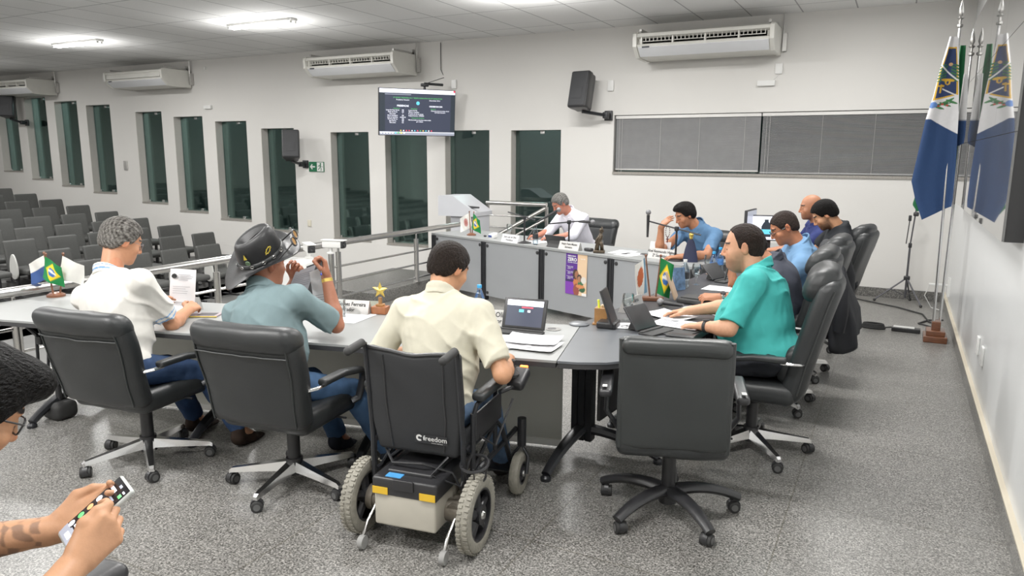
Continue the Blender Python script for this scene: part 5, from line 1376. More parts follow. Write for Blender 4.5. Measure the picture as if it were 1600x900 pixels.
# ------------------------------------------------------------------ cowboy hat (worn)
def hat():
    root, C, Rm, arms = P[2]; org = np.array(root['_org'])
    up2 = nrm(V(.07, -.50, .85)); yy = nrm(V(.60, .80, .0)-np.dot(V(.30, .95, 0), up2)*up2); F = np.stack([np.cross(yy, up2), yy, up2], 1)
    c = C+Rm @ V(-.018, -.02, .044)
    HS = 1.16
    W = lambda x, y, z: c+F @ (V(x, y, z)*HS)-org
    m_hat = mk('black_hat_leather', (.009, .0095, .011), .45, var=.35, vscale=9, bump=.12, bscale=120)
    p = M(); n = 56
    prof = []
    rings = []
    def ring(rx, ry, zf, y0=0.):
        return [W(rx*math.cos(t), y0+ry*math.sin(t), zf(math.cos(t), math.sin(t))) for t in np.linspace(0, 2*PI, n, endpoint=False)]
    brim = lambda k: (lambda cx, sy: (-.004-.030*k*max(0, sy)**2-.060*k*max(0, -sy)**2+.040*k*k*abs(cx)**2.2))
    rings.append(ring(.172, .195, lambda a, b: brim(1)(a, b)-.004, -.012)); rings.append(ring(.174, .197, lambda a, b: brim(1)(a, b), -.012))
    for k, s in ((.75, .154), (.5, .131), (.25, .108)): rings.append(ring(s, s*1.20, brim(k)))
    rings.append(ring(.090, .110, lambda a, b: .002))
    rings.append(ring(.088, .108, lambda a, b: .02)); rings.append(ring(.084, .104, lambda a, b: .06)); rings.append(ring(.078, .098, lambda a, b: .095+.01*b))
    rings.append(ring(.066, .088, lambda a, b: .118+.012*b)); rings.append(ring(.048, .072, lambda a, b: .128+.012*b-.008*(1-abs(a)))); rings.append(ring(.022, .05, lambda a, b: .112+.012*b-.006*(1-abs(a)))); rings.append(ring(.004, .03, lambda a, b: .104+.01*b))
    vs = [q for r in rings for q in r]; K = len(rings)
    fs = [(i*n+j, i*n+(j+1) % n, (i+1)*n+(j+1) % n, (i+1)*n+j) for i in range(K-1) for j in range(n)]
    p.add(vs, fs); h = p.build('cowboy_hat', m_hat, root, sharp=60); h['label'] = 'black leather cowboy hat'
    md = h.modifiers.new('s', 'SUBSURF'); md.levels = 1; md.render_levels = 1
    p = M(); p.tubev([W(.091*math.cos(t), .111*math.sin(t), .014) for t in np.linspace(0, 2*PI, 48, endpoint=False)], .011, 8, closed=True, sq=(.35, 1)); p.build('hat_band', m_leather, h)
    for a in (-2.1, -1.5, -.95, -.45, .05, .5, .95):
        p = M(); o = W(.0955*math.cos(a), .1155*math.sin(a), .014); tn = nrm(F @ V(-.091*math.sin(a), .111*math.cos(a), 0)); nn = np.cross(tn, F[:, 2])
        p.tubev([o+tn*.010*math.cos(q)+F[:, 2]*.007*math.sin(q)+nn*.002 for q in np.linspace(0, 2*PI, 14, endpoint=False)], .0022, 6, closed=True); p.build('buckle', m_steel, h)
    # pins on the crown: a little yellow triangle, a round green badge and a yellow outlined cross bar
    def at(a, z, off=.002):
        s = 1-max(0, z-.02)*.9; o = W(.090*s*math.cos(a), .110*s*math.sin(a), z); tn = nrm(F @ V(-.091*math.sin(a), .111*math.cos(a), 0)); nn = nrm(np.cross(tn, F[:, 2])); return o+nn*off, tn, nrm(F[:, 2]-.25*nn), nn
    m_py = mk('yellow_pin', (.60, .45, .04), .4, metal=.3); m_pg = mk('green_pin', (.14, .22, .12), .4, metal=.3)
    o, tn, u, nn = at(-.62, .066, .004); p = M(); p.add([o-tn*.010-u*.012, o+tn*.010-u*.012, o-tn*.002+u*.018], [(0, 1, 2)]); p.build('pin', m_py, h)
    o, tn, u, nn = at(-.58, .036, .004); p = M(); p.tubev([o, o+nn*.003], [.014, .013], 18); p.build('pin', m_pg, h)
    o, tn, u, nn = at(.42, .058, .005); p = M()
    bt = [(-.026, -.005), (-.011, -.005), (-.011, -.011), (.014, -.011), (.014, -.005), (.026, -.005), (.022, .005), (.011, .005), (.011, .011), (-.014, .011), (-.014, .005), (-.022, .005)]
    bt = [(x*.8+.25*y, y+.35*x) for x, y in bt]
    p.tubev([o+tn*x+u*y for x, y in bt], .0020, 6, closed=True); p.build('pin', m_py, h)
    # sunglasses hooked on the front of the hat
    p = M(); fr = W(.06, .172, .045)
    g = nrm(F @ V(.25, .95, .15)); sx = nrm(np.cross(g, F[:, 2])); sz = np.cross(sx, g)
    for q in (-1, 1):
        p.tubev([fr+sx*(q*.034+.028*math.cos(t))+sz*(.024*math.sin(t)) for t in np.linspace(0, 2*PI, 22, endpoint=False)], .005, 8, closed=True)
        p.tubev([fr+sx*q*.064+sz*.008, fr+sx*q*.085-g*.05-sz*.01, fr+sx*q*.088-g*.11-sz*.03], .0045, 6)
    p.tubev([fr-sx*.008, fr+sx*.008], .004, 6); sg = p.build('sunglasses', m_black, h)
    p = M()
    for q in (-1, 1): p.add([fr+sx*(q*.034+.027*math.cos(t))+sz*.023*math.sin(t)+g*.001 for t in np.linspace(0, 2*PI, 22, endpoint=False)], [tuple(range(22))])
    p.build_each('mirror_lens', mk('amber_mirror', (.75, .38, .10), .08, metal=.9), sg)
hat()
# ------------------------------------------------------------------ things on the tables
EX = nrm(V(.972, .233, 0)); EY = V(-.233, .972, 0)      # along / across the long table
AE = math.atan2(.233, .972)
def nameplate(label, x, y, rz, lines, w=.28, h=.085, mat=None, both=True, z=.7505, right=False, name='nameplate'):
    t = thing(name, label, 'nameplate', (x, y, z), rz)
    d = .075; p = M(); p.prism([(-d/2, 0), (d/2, 0), (.004, h), (-.004, h)], -w/2, w/2, rot=np.array([[0, 0, 1], [1, 0, 0], [0, 1, 0]])); p.build('plate', mat or m_alu, t, sharp=20)
    p = M()
    for sg in ((1, -1) if both else (1,)):
        n = nrm(V(0, -h*sg, d/2-.004)); yd = nrm(V(0, (d/2-.004)*sg, h)); c = V(0, -(d/4+.002)*sg, h*.5)+n*.0012
        for k, (s, sz) in enumerate(lines):
            add_text(p, s, sz, c+yd*(h*(.22-.42*k)) if len(lines) > 1 else c, V(sg, 0, 0), yd, 0, 'CENTER', .018, .0008, .85)
    p.build('lettering', m_ink, t, sharp=180)
    return t
q = lambda s, d: tl(s, d)
nameplate('metal nameplate ending in Gomes, by the hands of the man in white', -4.09, 3.13, AE, [('Ricardo Gomes', .044), ('Vereador', .034)], .30)
nameplate('metal nameplate ending in Ferreira, next to the gold star trophy', -3.06, 3.575, AE, [('José Gomes Ferreira', .036), ('Vereador', .034)], .30)
nameplate('pale nameplate reading De Oliveira, behind the tablet', -2.09, 3.735, AE+.02, [('André De Oliveira', .044), ('Vereador', .038)], .32, .09, mk('pale_plate', (.62, .61, .58), .5))
nameplate('grey nameplate of the second secretary before the denim-blue shirt', -2.02, 7.03, DA, [('Abel Reymundo Higino', .040), ('2º Secretário', .042)], .30, .10)
nameplate('white nameplate before the man writing in white', *dk(1.42, .06)[:2], DA, [('José Luiz da Silva', .036), ('Presidente', .034)], .27, .085, m_paper)
nameplate('grey nameplate above the purple poster', *dk(2.34, .07)[:2], DA, [('Sergio Paulo Mazzini', .032), ('Secretário', .03)], .29, .085)
nameplate('dark nameplate on the dark table next to the empty glass', -1.50, 4.56, R(84), [('Luiz Carlos', .036), ('Vereador', .03)], .26, .085)
nameplate('grey nameplate lying along the dark table behind the little flags', -1.47, 5.28, R(84), [('Adriano Souza', .036), ('Vereador', .03)], .30, .085)
# mini flags
def cf(kind):
    G, Y, B, W = srgbv('0b7a3b'), srgbv('f2d21c'), srgbv('2f62ac'), srgbv('eceae4')
    def brazil(u, v):
        x, y = (u-.5)*2, (v-.5)*2
        if x*x*1.9+y*y*3.3 < .42: return B if abs(y-.25*x*x+.06) > .10 else W
        return Y if abs(x)/.82+abs(y)/.78 < 1 else G
    def bw(u, v): return W if v < .45 else srgbv('35538f')
    def white(u, v): return W
    def crest(u, v):
        if ((u-.5)/.22)**2+((v-.5)/.28)**2 < 1: return srgbv('c98a86') if ((u-.5)/.1)**2+((v-.5)/.16)**2 > 1 else srgbv('b46a60')
        return W
    def rose(u, v):
        if ((u-.5)/.20)**2+((v-.45)/.30)**2 < 1: return srgbv('c2623c')
        return W if u > .2 else srgbv('6f9fc0')
    return dict(brazil=brazil, bw=bw, white=white, crest=crest, rose=rose)[kind]
def mini_flags(label, x, y, z, flags, base='round', hgt=.30, fs=(.15, .17), rz=0.):
    t = thing('table_flags', label, 'flags', (x, y, z), rz)
    p = M()
    if base == 'round': p.lathe([(.060, 0), (.060, .014), (.045, .022), (.03, .03), (0, .032)], n=20)
    else: p.rbox((0, 0, .014), (.15, .075, .028), .006, 2)
    p.build('base', m_wood, t)
    for k, (dx, dy, lean_, kind, ang, fl) in enumerate(flags):
        top = V(dx*2.2, dy*2.2, hgt)+V(lean_, 0, 0); b0 = V(dx, dy, .02); p = M(); p.cyl(b0, top, .0065, .005, n=8); p.sph(top+V(0, 0, .006), .010, 6); pole = p.build('pole', m_wood, t)
        fn = cf(kind); nu, nv = 26, 26; d = V(math.cos(ang), math.sin(ang), 0); ax = nrm(top-b0)
        def f(u, v):
            # hoist on the pole; cloth droops with the fly end dropping
            return top-ax*.008+d*(fs[0]*(.80*u-.22*v*(1-.4*u)))+V(0, 0, -fs[0]*.42*u-fs[1]*.62*v)+V(-d[1], d[0], 0)*(.014*math.sin(u*5+v*2+k)*(u+v)-.010)
        p = M(); p.sheet(f, nu, nv); p.build('flag', m_cloth, pole, sharp=180, col=np.array([fn(i/nu, j/nv) for j in range(nv+1) for i in range(nu+1)]))
mini_flags('three small flags on a wooden stand at the far left of the long table', -5.22, 3.0, .7505, [(-.026, 0, -.02, 'bw', 3.5, 1), (0, -.02, 0, 'brazil', .15, 1), (.03, .01, .02, 'white', .45, 1)], 'round', .30, (.17, .24), .1)
mini_flags('two small flags on a wooden stand at the left end of the desk', *dk(.55, .19)[:2], .7505, [(-.018, 0, -.0, 'crest', PI+.35, 1), (.016, 0, .015, 'brazil', -.1, 1)], 'round', .29, (.19, .28), DA)
mini_flags('two small flags on a wooden stand on the dark table', -1.47, 4.93, .7505, [(-.02, 0, -.015, 'rose', -2.2, 1), (.02, .01, .0, 'brazil', .2, 1)], 'box', .31, (.115, .40), .3)
# paper
def lines_on(p, org, xd, yd, w, n, gap, sz=.0035, x0=0., rag=.25):
    xd, yd = nrm(xd), nrm(yd); nn = np.cross(xd, yd)
    for k in range(n):
        ww = w*(1-rag*rng.random()); a = org+xd*x0-yd*gap*k+nn*.0012
        p.add([a, a+xd*ww, a+xd*ww+yd*sz, a+yd*sz], [(0, 1, 2, 3)])
def flat_sheet(name, label, x, y, z, rz, w=.21, h=.297, text=True, curl=.0, cat='paper', group=None, nl=22):
    t = thing(name, label, cat, (x, y, z), rz, group)
    f = lambda u, v: ((u-.5)*w, (v-.5)*h, .0012+curl*((u-.5)**2+abs(v-.5)**3*2))
    p = M(); p.sheet(f, 10, 12); o = p.build('sheet', m_paper, t, sharp=180)
    if text:
        p = M()
        for k in range(nl):
            yy = h*(.40-.8*k/nl); ww = w*(.78-.25*rng.random()*(k % 5 == 4))
            zz = max(f(.1, .5+yy/h)[2], f(.5, .5+yy/h)[2], f(.9, .5+yy/h)[2])+.0012
            p.add([(-w*.4, yy, zz), (-w*.4+ww, yy, zz), (-w*.4+ww, yy+.0035, zz), (-w*.4, yy+.0035, zz)], [(0, 1, 2, 3)])
        p.build('printed_lines', m_greyink, t, sharp=180)
    return t
flat_sheet('paper_sheet', 'white sheet lying flat between the Ferreira nameplate and the hat wearer\'s elbow', -2.95, 3.48, .751, AE-.1, text=False)
flat_sheet('paper_sheet', 'leftmost of the loose papers before the tablet, nearest the cream shirt', -1.80, 3.40, .751, AE+.35, curl=.02, nl=6)
flat_sheet('paper_sheet', 'lower of the two loose papers under the tablet, edge toward the wheelchair', -1.66, 3.385, .754, AE-.15+PI/2, curl=.02, text=False)
flat_sheet('paper_sheet', 'topmost loose paper in front of the tablet', -1.695, 3.475, .758, AE-.05+PI/2, curl=.03, text=False)
flat_sheet('paper_sheet', 'printed page under the left hand of the man in turquoise', -1.10, 4.25, .758, R(80), nl=24, curl=.01)
flat_sheet('paper_sheet', 'printed page farther from the viewer, under the turquoise wearer\'s other hand', -1.22, 4.47, .755, R(62), nl=26, curl=.02)
flat_sheet('paper_sheet', 'blank slip of paper beyond the watch of the hidden man', -1.12, 5.62, .752, R(85), text=False)
flat_sheet('paper_sheet', 'sheet poking out beneath the hidden man\'s silver watch', -1.05, 4.80, .752, R(60), text=False)
flat_sheet('paper_sheet', 'white sheet on the desk beside the bronze figurine', *dk(2.85, .33)[:2], .751, DA+.2, text=False)
flat_sheet('paper_sheet', 'white sheet under the writing hand of the man in the dress shirt', *dk(1.62, .30)[:2], .751, DA+.1, nl=10)
flat_sheet('paper_sheet', 'white sheet at the elbow of the denim-blue polo', *dk(3.02, .24)[:2], .751, DA-.1, text=False)
# document with a black crest note near the dark stand
t = flat_sheet('paper_slip', 'paper slip with a small black drawing behind the dark tablet stand', -1.38, 4.08, .752, R(20), .10, .15, text=False)
p = M(); p.tubev(arc((0, -.02, .0022), .022, 0, 5.5, 14, (1, 0, 0), (0, 1, 0)), .0018, 4); p.tubev(arc((.02, -.0, .0022), .014, 1, 6, 12, (1, 0, 0), (0, 1, 0)), .0018, 4); p.build('drawing', m_ink, t)
# sheet held by the man in white
cx = V(-3.985, 3.07, .825)
t = thing('held_document', 'two-page sheet with a dark crest held by the man in the white polo', 'paper', tuple(cx))
def hd(u, v):  # v<.5 lower page toward him, v>.5 upright page
    if v < .5: s_ = (.5-v)*2; P_ = -EY*.17*s_+V(0, 0, -.055*s_)+EX*(-.05*s_)
    else: s_ = (v-.5)*2; P_ = EY*.035*s_+V(0, 0, .20*s_)
    return P_+EX*(u-.5)*.195+EY*.006*math.sin(u*5)
p = M(); p.sheet(hd, 12, 24); p.build('sheet', m_paper, t, sharp=180)
p = M(); nrmv = nrm(np.cross(EX, EY*.035+V(0, 0, .2)))
up_ = nrm(EY*.035+V(0, 0, .2)); o = np.array(hd(.5, 1.))-nrmv*-.001
o = V(0, 0, 0)+EY*.035*.0+nrmv*.005
for k in range(4): lines_on(p, o+up_*(.165-.011*k)+EX*(-.03), EX, up_, [.09, .11, .10, .07][k], 1, .01, .0032, 0, .02)
for k in range(4): lines_on(p, o+up_*(.09-.014*k)+EX*(-.07), EX, up_, .13, 1, .01, .002, 0, .3)
low = nrm(EY*.17+V(0, 0, .055)); ol = V(0, 0, .004)
for k in range(6): lines_on(p, ol-low*(.03+.02*k)+EX*(-.08), EX, low, .13, 1, .01, .0028, 0, .5)
p.build('printed_lines', m_greyink, t, sharp=180)
p = M(); c = o+up_*.155+EX*(-.062)
for k in range(5): a = PI*k/4; p.add([c+(EX*math.cos(a)+up_*math.sin(a)*.8)*.013+(EX*.008*math.cos(b)+up_*.008*math.sin(b))+nrmv*.001 for b in np.linspace(0, 2*PI, 10, endpoint=False)], [tuple(range(10))])
p.add([c-up_*.004+(EX*.017*math.cos(b)+up_*.010*math.sin(b))+nrmv*.001 for b in np.linspace(0, 2*PI, 12, endpoint=False)], [tuple(range(12))])
p.build('crest', m_ink, t, sharp=180)
# papers held up by the hat wearer
c2 = V(-2.93, 3.115, 1.0)
t = thing('held_document', 'printed sheets hanging from the raised hands of the man in the hat', 'paper', tuple(c2))
ux = nrm(V(.86, .42, 0)); uy = V(-.42, .86, 0)
def pg(off, lean_, w, h, top, roll=0.):
    def f(u, v):
        x = (u-.5)*w; z = top-v*h
        return off+ux*(x+lean_*v)+uy*(roll*math.cos(u*3.0)*.05+.02*v)+V(0, 0, z-.05*(1-v)*(1-u))
    return f
p = M(); p.sheet(pg(V(-.0, 0, 0)-ux*.03, -.10, .13, .26, .135, .3), 10, 12); p.build('sheet', mk('shaded_paper', (.50, .50, .54), .8), t, sharp=180)
p = M(); f1 = pg(V(0, 0, 0)+ux*.055-uy*.03, .02, .12, .30, .14, .25); p.sheet(f1, 10, 12); p.build('sheet', m_paper, t, sharp=180)
p = M(); f0 = pg(-ux*.03-uy*.004, -.10, .13, .26, .135, .3)
for k in range(16):
    for a, b in ((.08, .92-.3*(k % 4 == 3)),):
        v = .12+.05*k; L_ = [f0(a+(b-a)*s/6, v) for s in range(7)]; L2 = [f0(a+(b-a)*s/6, v+.011) for s in range(7)]
        p.add(L_+L2, [(i, i+1, 8+i, 7+i) for i in range(6)])
f2 = pg(ux*.055-uy*.034, .02, .12, .30, .14, .25)
for k in range(7):
    v = .55+.05*k; L_ = [f2(.15+.75*s/6, v) for s in range(7)]; L2 = [f2(.15+.75*s/6, v+.009) for s in range(7)]
    p.add(L_+L2, [(i, i+1, 8+i, 7+i) for i in range(6)])
p.build('printed_lines', m_greyink, t, sharp=180)
t = thing('ballpoint_pen', 'pen in the raised fist of the man in the hat', 'pen', (-2.795, 3.06, 1.15))
p = M(); p.cyl((-.02, .02, .03), (.022, -.035, -.045), .0042, n=8); p.build('barrel', m_greyplastic, t)
p = M(); p.cyl((.022, -.035, -.045), (.026, -.040, -.052), .005, n=8); p.build('blue_end', mk('blue_ink_cap', (.05, .08, .5), .4), t)
t = thing('ballpoint_pen', 'dark pen at the chin of the half-hidden man in dark navy', 'pen', (-.985, 5.03, .98))
p = M(); p.cyl((-.015, -.02, -.06), (.01, .01, .085), .007, n=8); p.build('barrel', m_black, t)
t = thing('ballpoint_pen', 'pen in the writing hand of the man in the dress shirt', 'pen', (-3.90, 7.89, .775))
p = M(); p.cyl((-.03, -.03, -.02), (.03, .02, .09), .005, n=8); p.build('barrel', m_black, t)
# booklet and phone beside the first man
t = thing('booklet', 'dark printed booklet with a yellow edge beside the man in white', 'booklet', (-3.80, 3.07, .7505), AE+.25)
p = M(); p.rbox((0, 0, .004), (.21, .11, .008), .002, 1); p.build('cover', mk('mauve_cover', (.30, .24, .26), .5), t)
p = M(); p.box((.03, .0, .0085), (.11, .08, .001)); p.build('dark_picture', mk('dark_picture', (.05, .045, .05), .5, var=.6, vscale=40), t)
p = M(); p.cyl((-.10, -.065, .006), (.11, -.062, .006), .004, n=8); p.build('yellow_pencil', mk('yellow_paint', (.55, .40, .05), .5), t)
t = thing('mobile_phone', 'black phone beside the booklet of the man in white', 'phone', (-3.93, 3.0, .7505), AE+.4)
p = M(); p.rbox((0, 0, .005), (.15, .073, .009), .004, 2); p.build('body', m_black, t)
# glass mug, trophy, banknote card
def glassware(name, label, x, y, kind, z=.7505, fill=0.):
    t = thing(name, label, 'glass', (x, y, z))
    p = M()
    if kind == 'goblet':
        p.lathe([(.032, 0), (.033, .003), (.006, .008), (.005, .055), (.012, .065), (.032, .085), (.039, .115), (.036, .15), (.033, .165), (.0315, .165), (.0345, .15), (.037, .115), (.030, .088), (.008, .07), (0, .068)], n=22)
    else: p.lathe([(.036, 0), (.040, .11), (.0385, .11), (.034, .008), (0, .008)], n=22)
    p.build('glass', m_clear, t)
    if kind == 'mug':
        p = M(); p.tubev(bez((.038, 0, .09), (.075, 0, .055), (.037, 0, .02), 8), .005, 6); p.build('handle', m_clear, t)
    if fill:
        p = M(); p.lathe([(0, .07), (.029, .089), (.036, .115), (.0355, .115+fill*.04), (0, .115+fill*.04)], n=20); p.build('water', m_water, t)
    return t
glassware('glass_mug', 'clear glass mug beside the raised arm of the hat wearer', -3.03, 3.455, 'mug')
glassware('goblet', 'empty stemmed glass on the dark table by the dark tablets', -1.42, 4.25, 'goblet')
glassware('goblet', 'half-full stemmed glass on the dark table next to the unlabelled bottle', -1.36, 5.72, 'goblet', fill=.6)
glassware('goblet', 'stemmed glass beside the blue-labelled bottles', -1.40, 6.30, 'goblet')
glassware('goblet', 'stemmed glass near the left end of the desk', *dk(1.03, .40)[:2], 'goblet')
glassware('tumbler', 'clear tumbler on the desk left of the bronze figurine', *dk(2.62, .22)[:2], 'tumbler')
t = thing('star_trophy', 'gold star trophy on a reddish wooden base', 'trophy', (-2.87, 3.66, .7505), AE)
p = M(); p.rbox((0, 0, .024), (.10, .075, .048), .005, 1); p.build('base', mk('reddish_wood', (.36, .12, .04), .4, var=.3, vscale=20), t)
p = M(); p.rbox((.0, 0, .055), (.05, .04, .016), .004, 1); p.cyl((0, 0, .06), (0, 0, .105), .012, n=12); p.build('stem', m_lwood, t)
st = [((.055 if k % 2 == 0 else .023)*math.sin(k*PI/5), (.055 if k % 2 == 0 else .023)*math.cos(k*PI/5)) for k in range(10)]
p = M()
vs = [(x, 0, .150+z) for x, z in st]+[(0, -.012, .150), (0, .012, .150)]
p.add(vs, [(k, (k+1) % 10, 10) for k in range(10)]+[((k+1) % 10, k, 11) for k in range(10)]); p.build('star', m_gold, t, sharp=5)
t = thing('small_card', 'small pale green card leaning next to the star trophy', 'card', (-2.945, 3.68, .7505), AE+.1)
p = M(); p.box((0, 0, .035), (.075, .004, .07), rotx(-.3)); p.build('card', mk('pale_green_card', (.42, .46, .38), .6, var=.2, vscale=60), t)
# bottles
def bottle(name, label, x, y, cap=None, lab=None, h=.21, r=.032, z=.7505):
    t = thing(name, label, 'bottle', (x, y, z)); s = h/.21; p = M()
    p.lathe([(r*.75, 0), (r, .008), (r, .045*s), (r*.90, .055*s), (r, .065*s), (r, .12*s), (r*.95, .135*s), (r*.6, .165*s), (.013, .182*s), (.013, .195*s), (0, .195*s)], n=20); p.build('bottle_body', m_water, t)
    p = M(); p.lathe([(.015, .190*s), (.015, .208*s), (0, .210*s)], n=16); p.build('cap', cap or m_bluecap, t)
    if lab:
        p = M(); p.lathe([(r+.0006, .068*s), (r+.0006, .115*s)], n=20); p.build('paper_label', lab, t)
m_dlab = mk('dark_bottle_label', (.02, .025, .03), .5, var=.5, vscale=50)
bottle('water_bottle', 'water bottle with a bright blue cap at the shoulder of the man in cream', -2.255, 3.86, None, m_label)
bottle('water_bottle', 'water bottle with a dark label band on the dark table behind the small flags', -1.41, 5.55, m_white, m_dlab, .22, .036)
bottle('water_bottle', 'blue-capped water bottle near the desk corner, the nearer of the pair', -1.34, 6.22, None, m_label)
bottle('water_bottle', 'blue-labelled water bottle behind its twin at the desk corner', -1.33, 6.42, None, m_label, .225)
bottle('water_bottle', 'water bottle with dark label in front of the man writing', *dk(1.78, .10)[:2], m_black, m_dlab, .22)
# tablet on stand with screen to the man in cream
def tablet(name, label, x, y, rz, w=.25, h=.175, lean_=R(22), screen=None, foot=True, mat=None, z=.7505):
    t = thing(name, label, 'tablet', (x, y, z), rz)
    rm_ = rotx(-lean_); p = M(); c = V(0, .02, .012)
    p.rbox(c+rm_ @ V(0, 0, h/2), (w, .014, h), .006, 2, rot=rm_); p.build('tablet_body', mat or m_black, t)
    if screen:
        p = M(); pt_ = lambda xx, zz, d=.0085: c+rm_ @ V(xx, -d, h/2+zz)
        def rc_(x0, x1, z0, z1, mi, d): p.add([pt_(x0, z0, d), pt_(x1, z0, d), pt_(x1, z1, d), pt_(x0, z1, d)], [(0, 1, 2, 3)], mi)
        rc_(-w*.42, w*.42, -h*.42, h*.42, 0, .0082)
        if screen == 'page':
            rc_(-w*.42, w*.42, h*.24, h*.42, 1, .0088); rc_(-.02, .05, h*.17, h*.21, 2, .0090); rc_(-.035, -.005, h*.03, h*.12, 3, .0090); rc_(.018, .035, h*.04, h*.11, 1, .0090)
        p.build('tablet_screen', [s_dark, s_white, s_red, s_cyan], t, sharp=180)
    if foot:
        p = M(); p.rbox((0, -.045, .006), (w*1.06, .10, .012), .004, 1); p.rbox((.0, -.012, .012), (w*1.02, .025, .014), .004, 1); p.add([V(w*.3, .03, .012), V(w*.3, .11, .004), c+rm_ @ V(w*.3, .008, h*.55), V(-w*.3, .03, .012), V(-w*.3, .11, .004), c+rm_ @ V(-w*.3, .008, h*.55)], [(0, 1, 2), (5, 4, 3), (1, 4, 5, 2), (0, 3, 4, 1)]); p.build('folding_case', m_rubber, t)
    return t
tablet('tablet_computer', 'tablet showing a dark page in a black folding case before the man in cream', -1.855, 3.655, R(6), .265, .18, R(20), 'page')
tablet('tablet_computer', 'black tablet on a stand seen from behind, over the empty chair', -1.21, 4.02, R(72), .20, .16, R(38), None)
t = tablet('tablet_computer', 'thin dark tablet standing edge-on beside the wooden pen box', -1.40, 4.02, R(97), .15, .23, R(20), None, False)
p = M(); p.rbox((.0, .06, .02), (.13, .12, .04), .012, 2); p.build('stand', m_black, t)
tablet('tablet_computer', 'tablet in a tan cover leaning behind the small flags', -1.31, 5.03, R(100), .17, .21, R(20), None, False, mk('tan_cover', (.42, .30, .20), .6))
tablet('tablet_computer', 'black tablet with a bluish glare on a stand past the stemmed glasses', -1.22, 6.02, R(70), .22, .16, R(45), None, True)
tablet('tablet_computer', 'black tablet on the desk before the man in the dress shirt', *dk(2.08, .17)[:2], DA+PI, .30, .13, R(25), None, True)
t = thing('leaflet_box', 'blue patterned leaflet standing beside the dark-labelled bottle', 'leaflet', (-1.42, 5.42, .7505), R(60))
p = M(); p.box((0, 0, .085), (.11, .02, .17), rotx(-.12)); p.build('cover', mk('blue_pattern', (.12, .22, .38), .5, var=.7, vscale=30), t)
# black document tray / folder under papers, case on the table
t = thing('black_folder', 'black folder with a blue tab under the papers of the man in turquoise', 'folder', (-1.07, 4.12, .7505), R(75))
p = M(); p.rbox((0, 0, .003), (.28, .22, .006), .002, 1); p.build('cover', m_rubber, t)
p = M(); p.box((-.09, .10, .0065), (.025, .018, .002)); p.build('blue_tab', m_bluecap, t)
t = thing('mobile_phone', 'black phone on the near edge of the black folder', 'phone', (-1.02, 3.99, .7505), R(5))
p = M(); p.rbox((0, 0, .006), (.16, .078, .010), .005, 2); p.build('body', m_black, t)
t = thing('glasses_case', 'black open zip case under the watch of the hidden man', 'case', (-1.17, 4.99, .7505), R(80))
p = M(); p.rbox((0, 0, .018), (.18, .24, .036), .012, 2); p.rbox((0, .0, .04), (.14, .19, .012), .005, 1); p.build('case', m_rubber, t)
p = M()
for k in range(3): p.cyl((-.05+.04*k, -.15, .01), (-.03+.05*k, -.11, .012), .005, n=6)
p.build_each('cable_end', m_white, t)
hand_mic('microphone', 'handheld microphone lying by the turquoise wearer\'s far hand', (.13, -.03, .0), (-.06, .02, .0), (-1.33, 4.76, .7505+.026))
t = thing('pen_box', 'square wooden pen holder with a yellow highlighter', 'pen holder', (-1.525, 4.07, .7505), R(10))
p = M(); p.rbox((0, 0, .006), (.095, .095, .012), .003, 1); p.box((0, 0, .055), (.075, .075, .09)); p.build('box', m_lwood, t)
p = M(); p.tubev([(-.012, -.01, .07), (-.02, -.012, .15)], [.007, .007], 8); p.build('highlighter', mk('highlighter_yellow', (.75, .80, .05), .4, emit=(.6, .65, .03), estr=.15), t)
p = M(); p.sph((.02, .01, .11), .014, 8); p.sph((.0, .02, .105), .012, 8); p.build_each('wooden_knob', mk('pale_wood', (.55, .42, .28), .5), t)
# goods at the far corner: statuette, figurine, etc.
t = thing('mantled_statuette', 'statuette in a dark blue mantle with a gold crown at the desk corner', 'statuette', dk(3.72, .26, .7505))
p = M(); p.lathe([(.075, 0), (.072, .03), (.055, .12), (.035, .19), (.022, .215), (.0, .22)], n=20, squash=(1, .6)); p.build('mantle', mk('navy_velvet', (.012, .016, .05), .8, var=.3), t)
p = M(); p.sph((0, 0, .232), .017, 8); p.lathe([(.018, .24), (.024, .262), (.016, .275), (.006, .285), (0, .29)], n=12); p.build('crown', m_gold, t)
t = thing('bronze_figurine', 'dark bronze figurine near the desk edge right of the poster', 'figurine', dk(2.72, .10, .7505), .3)
m_br = mk('old_bronze', (.10, .075, .05), .4, metal=.6, var=.5, vscale=30)
p = M(); p.rbox((0, 0, .015), (.12, .08, .03), .008, 1); p.build('plinth', m_br, t)
p = M(); p.tubev([(-.025, 0, .03), (-.02, .01, .08), (0, 0, .13), (.012, 0, .18), (.01, 0, .21)], [.026, .022, .03, .026, .010], 10); p.tubev([(.03, .01, .03), (.025, 0, .08), (.0, 0, .13)], [.02, .02, .024], 10); p.sph((.012, 0, .235), (.018, .02, .024), 8)
p.tubev([(.012, .01, .185), (.035, .0, .23), (.02, 0, .275)], [.011, .009, .006], 8); p.tubev([(.0, -.02, .18), (-.03, -.02, .14), (-.04, -.03, .10)], [.011, .009, .008], 8); p.build('figure', m_br, t, sharp=180)
t = thing('card_reader', 'small blue and white device near the left part of the desk', 'device', dk(.98, .17, .7505), DA)
p = M(); p.rbox((0, 0, .03), (.075, .10, .06), .014, 2, deform=lambda P: P*np.array([1, 1, 1])+np.stack([0*P[:, 0], 0*P[:, 0], .2*P[:, 1]], 1)); p.build('body', m_white, t)
p = M(); p.rbox((0, -.048, .028), (.06, .012, .03), .004, 1); p.build('blue_face', mk('deep_blue', (.03, .06, .22), .4), t)
t = thing('desk_gadget', 'tiny black lump on the desk beside the two-flag stand', 'gadget', dk(.80, .20, .7505)); p = M(); p.sph((0, 0, .012), (.022, .016, .012), 8); p.build('body', m_black, t)
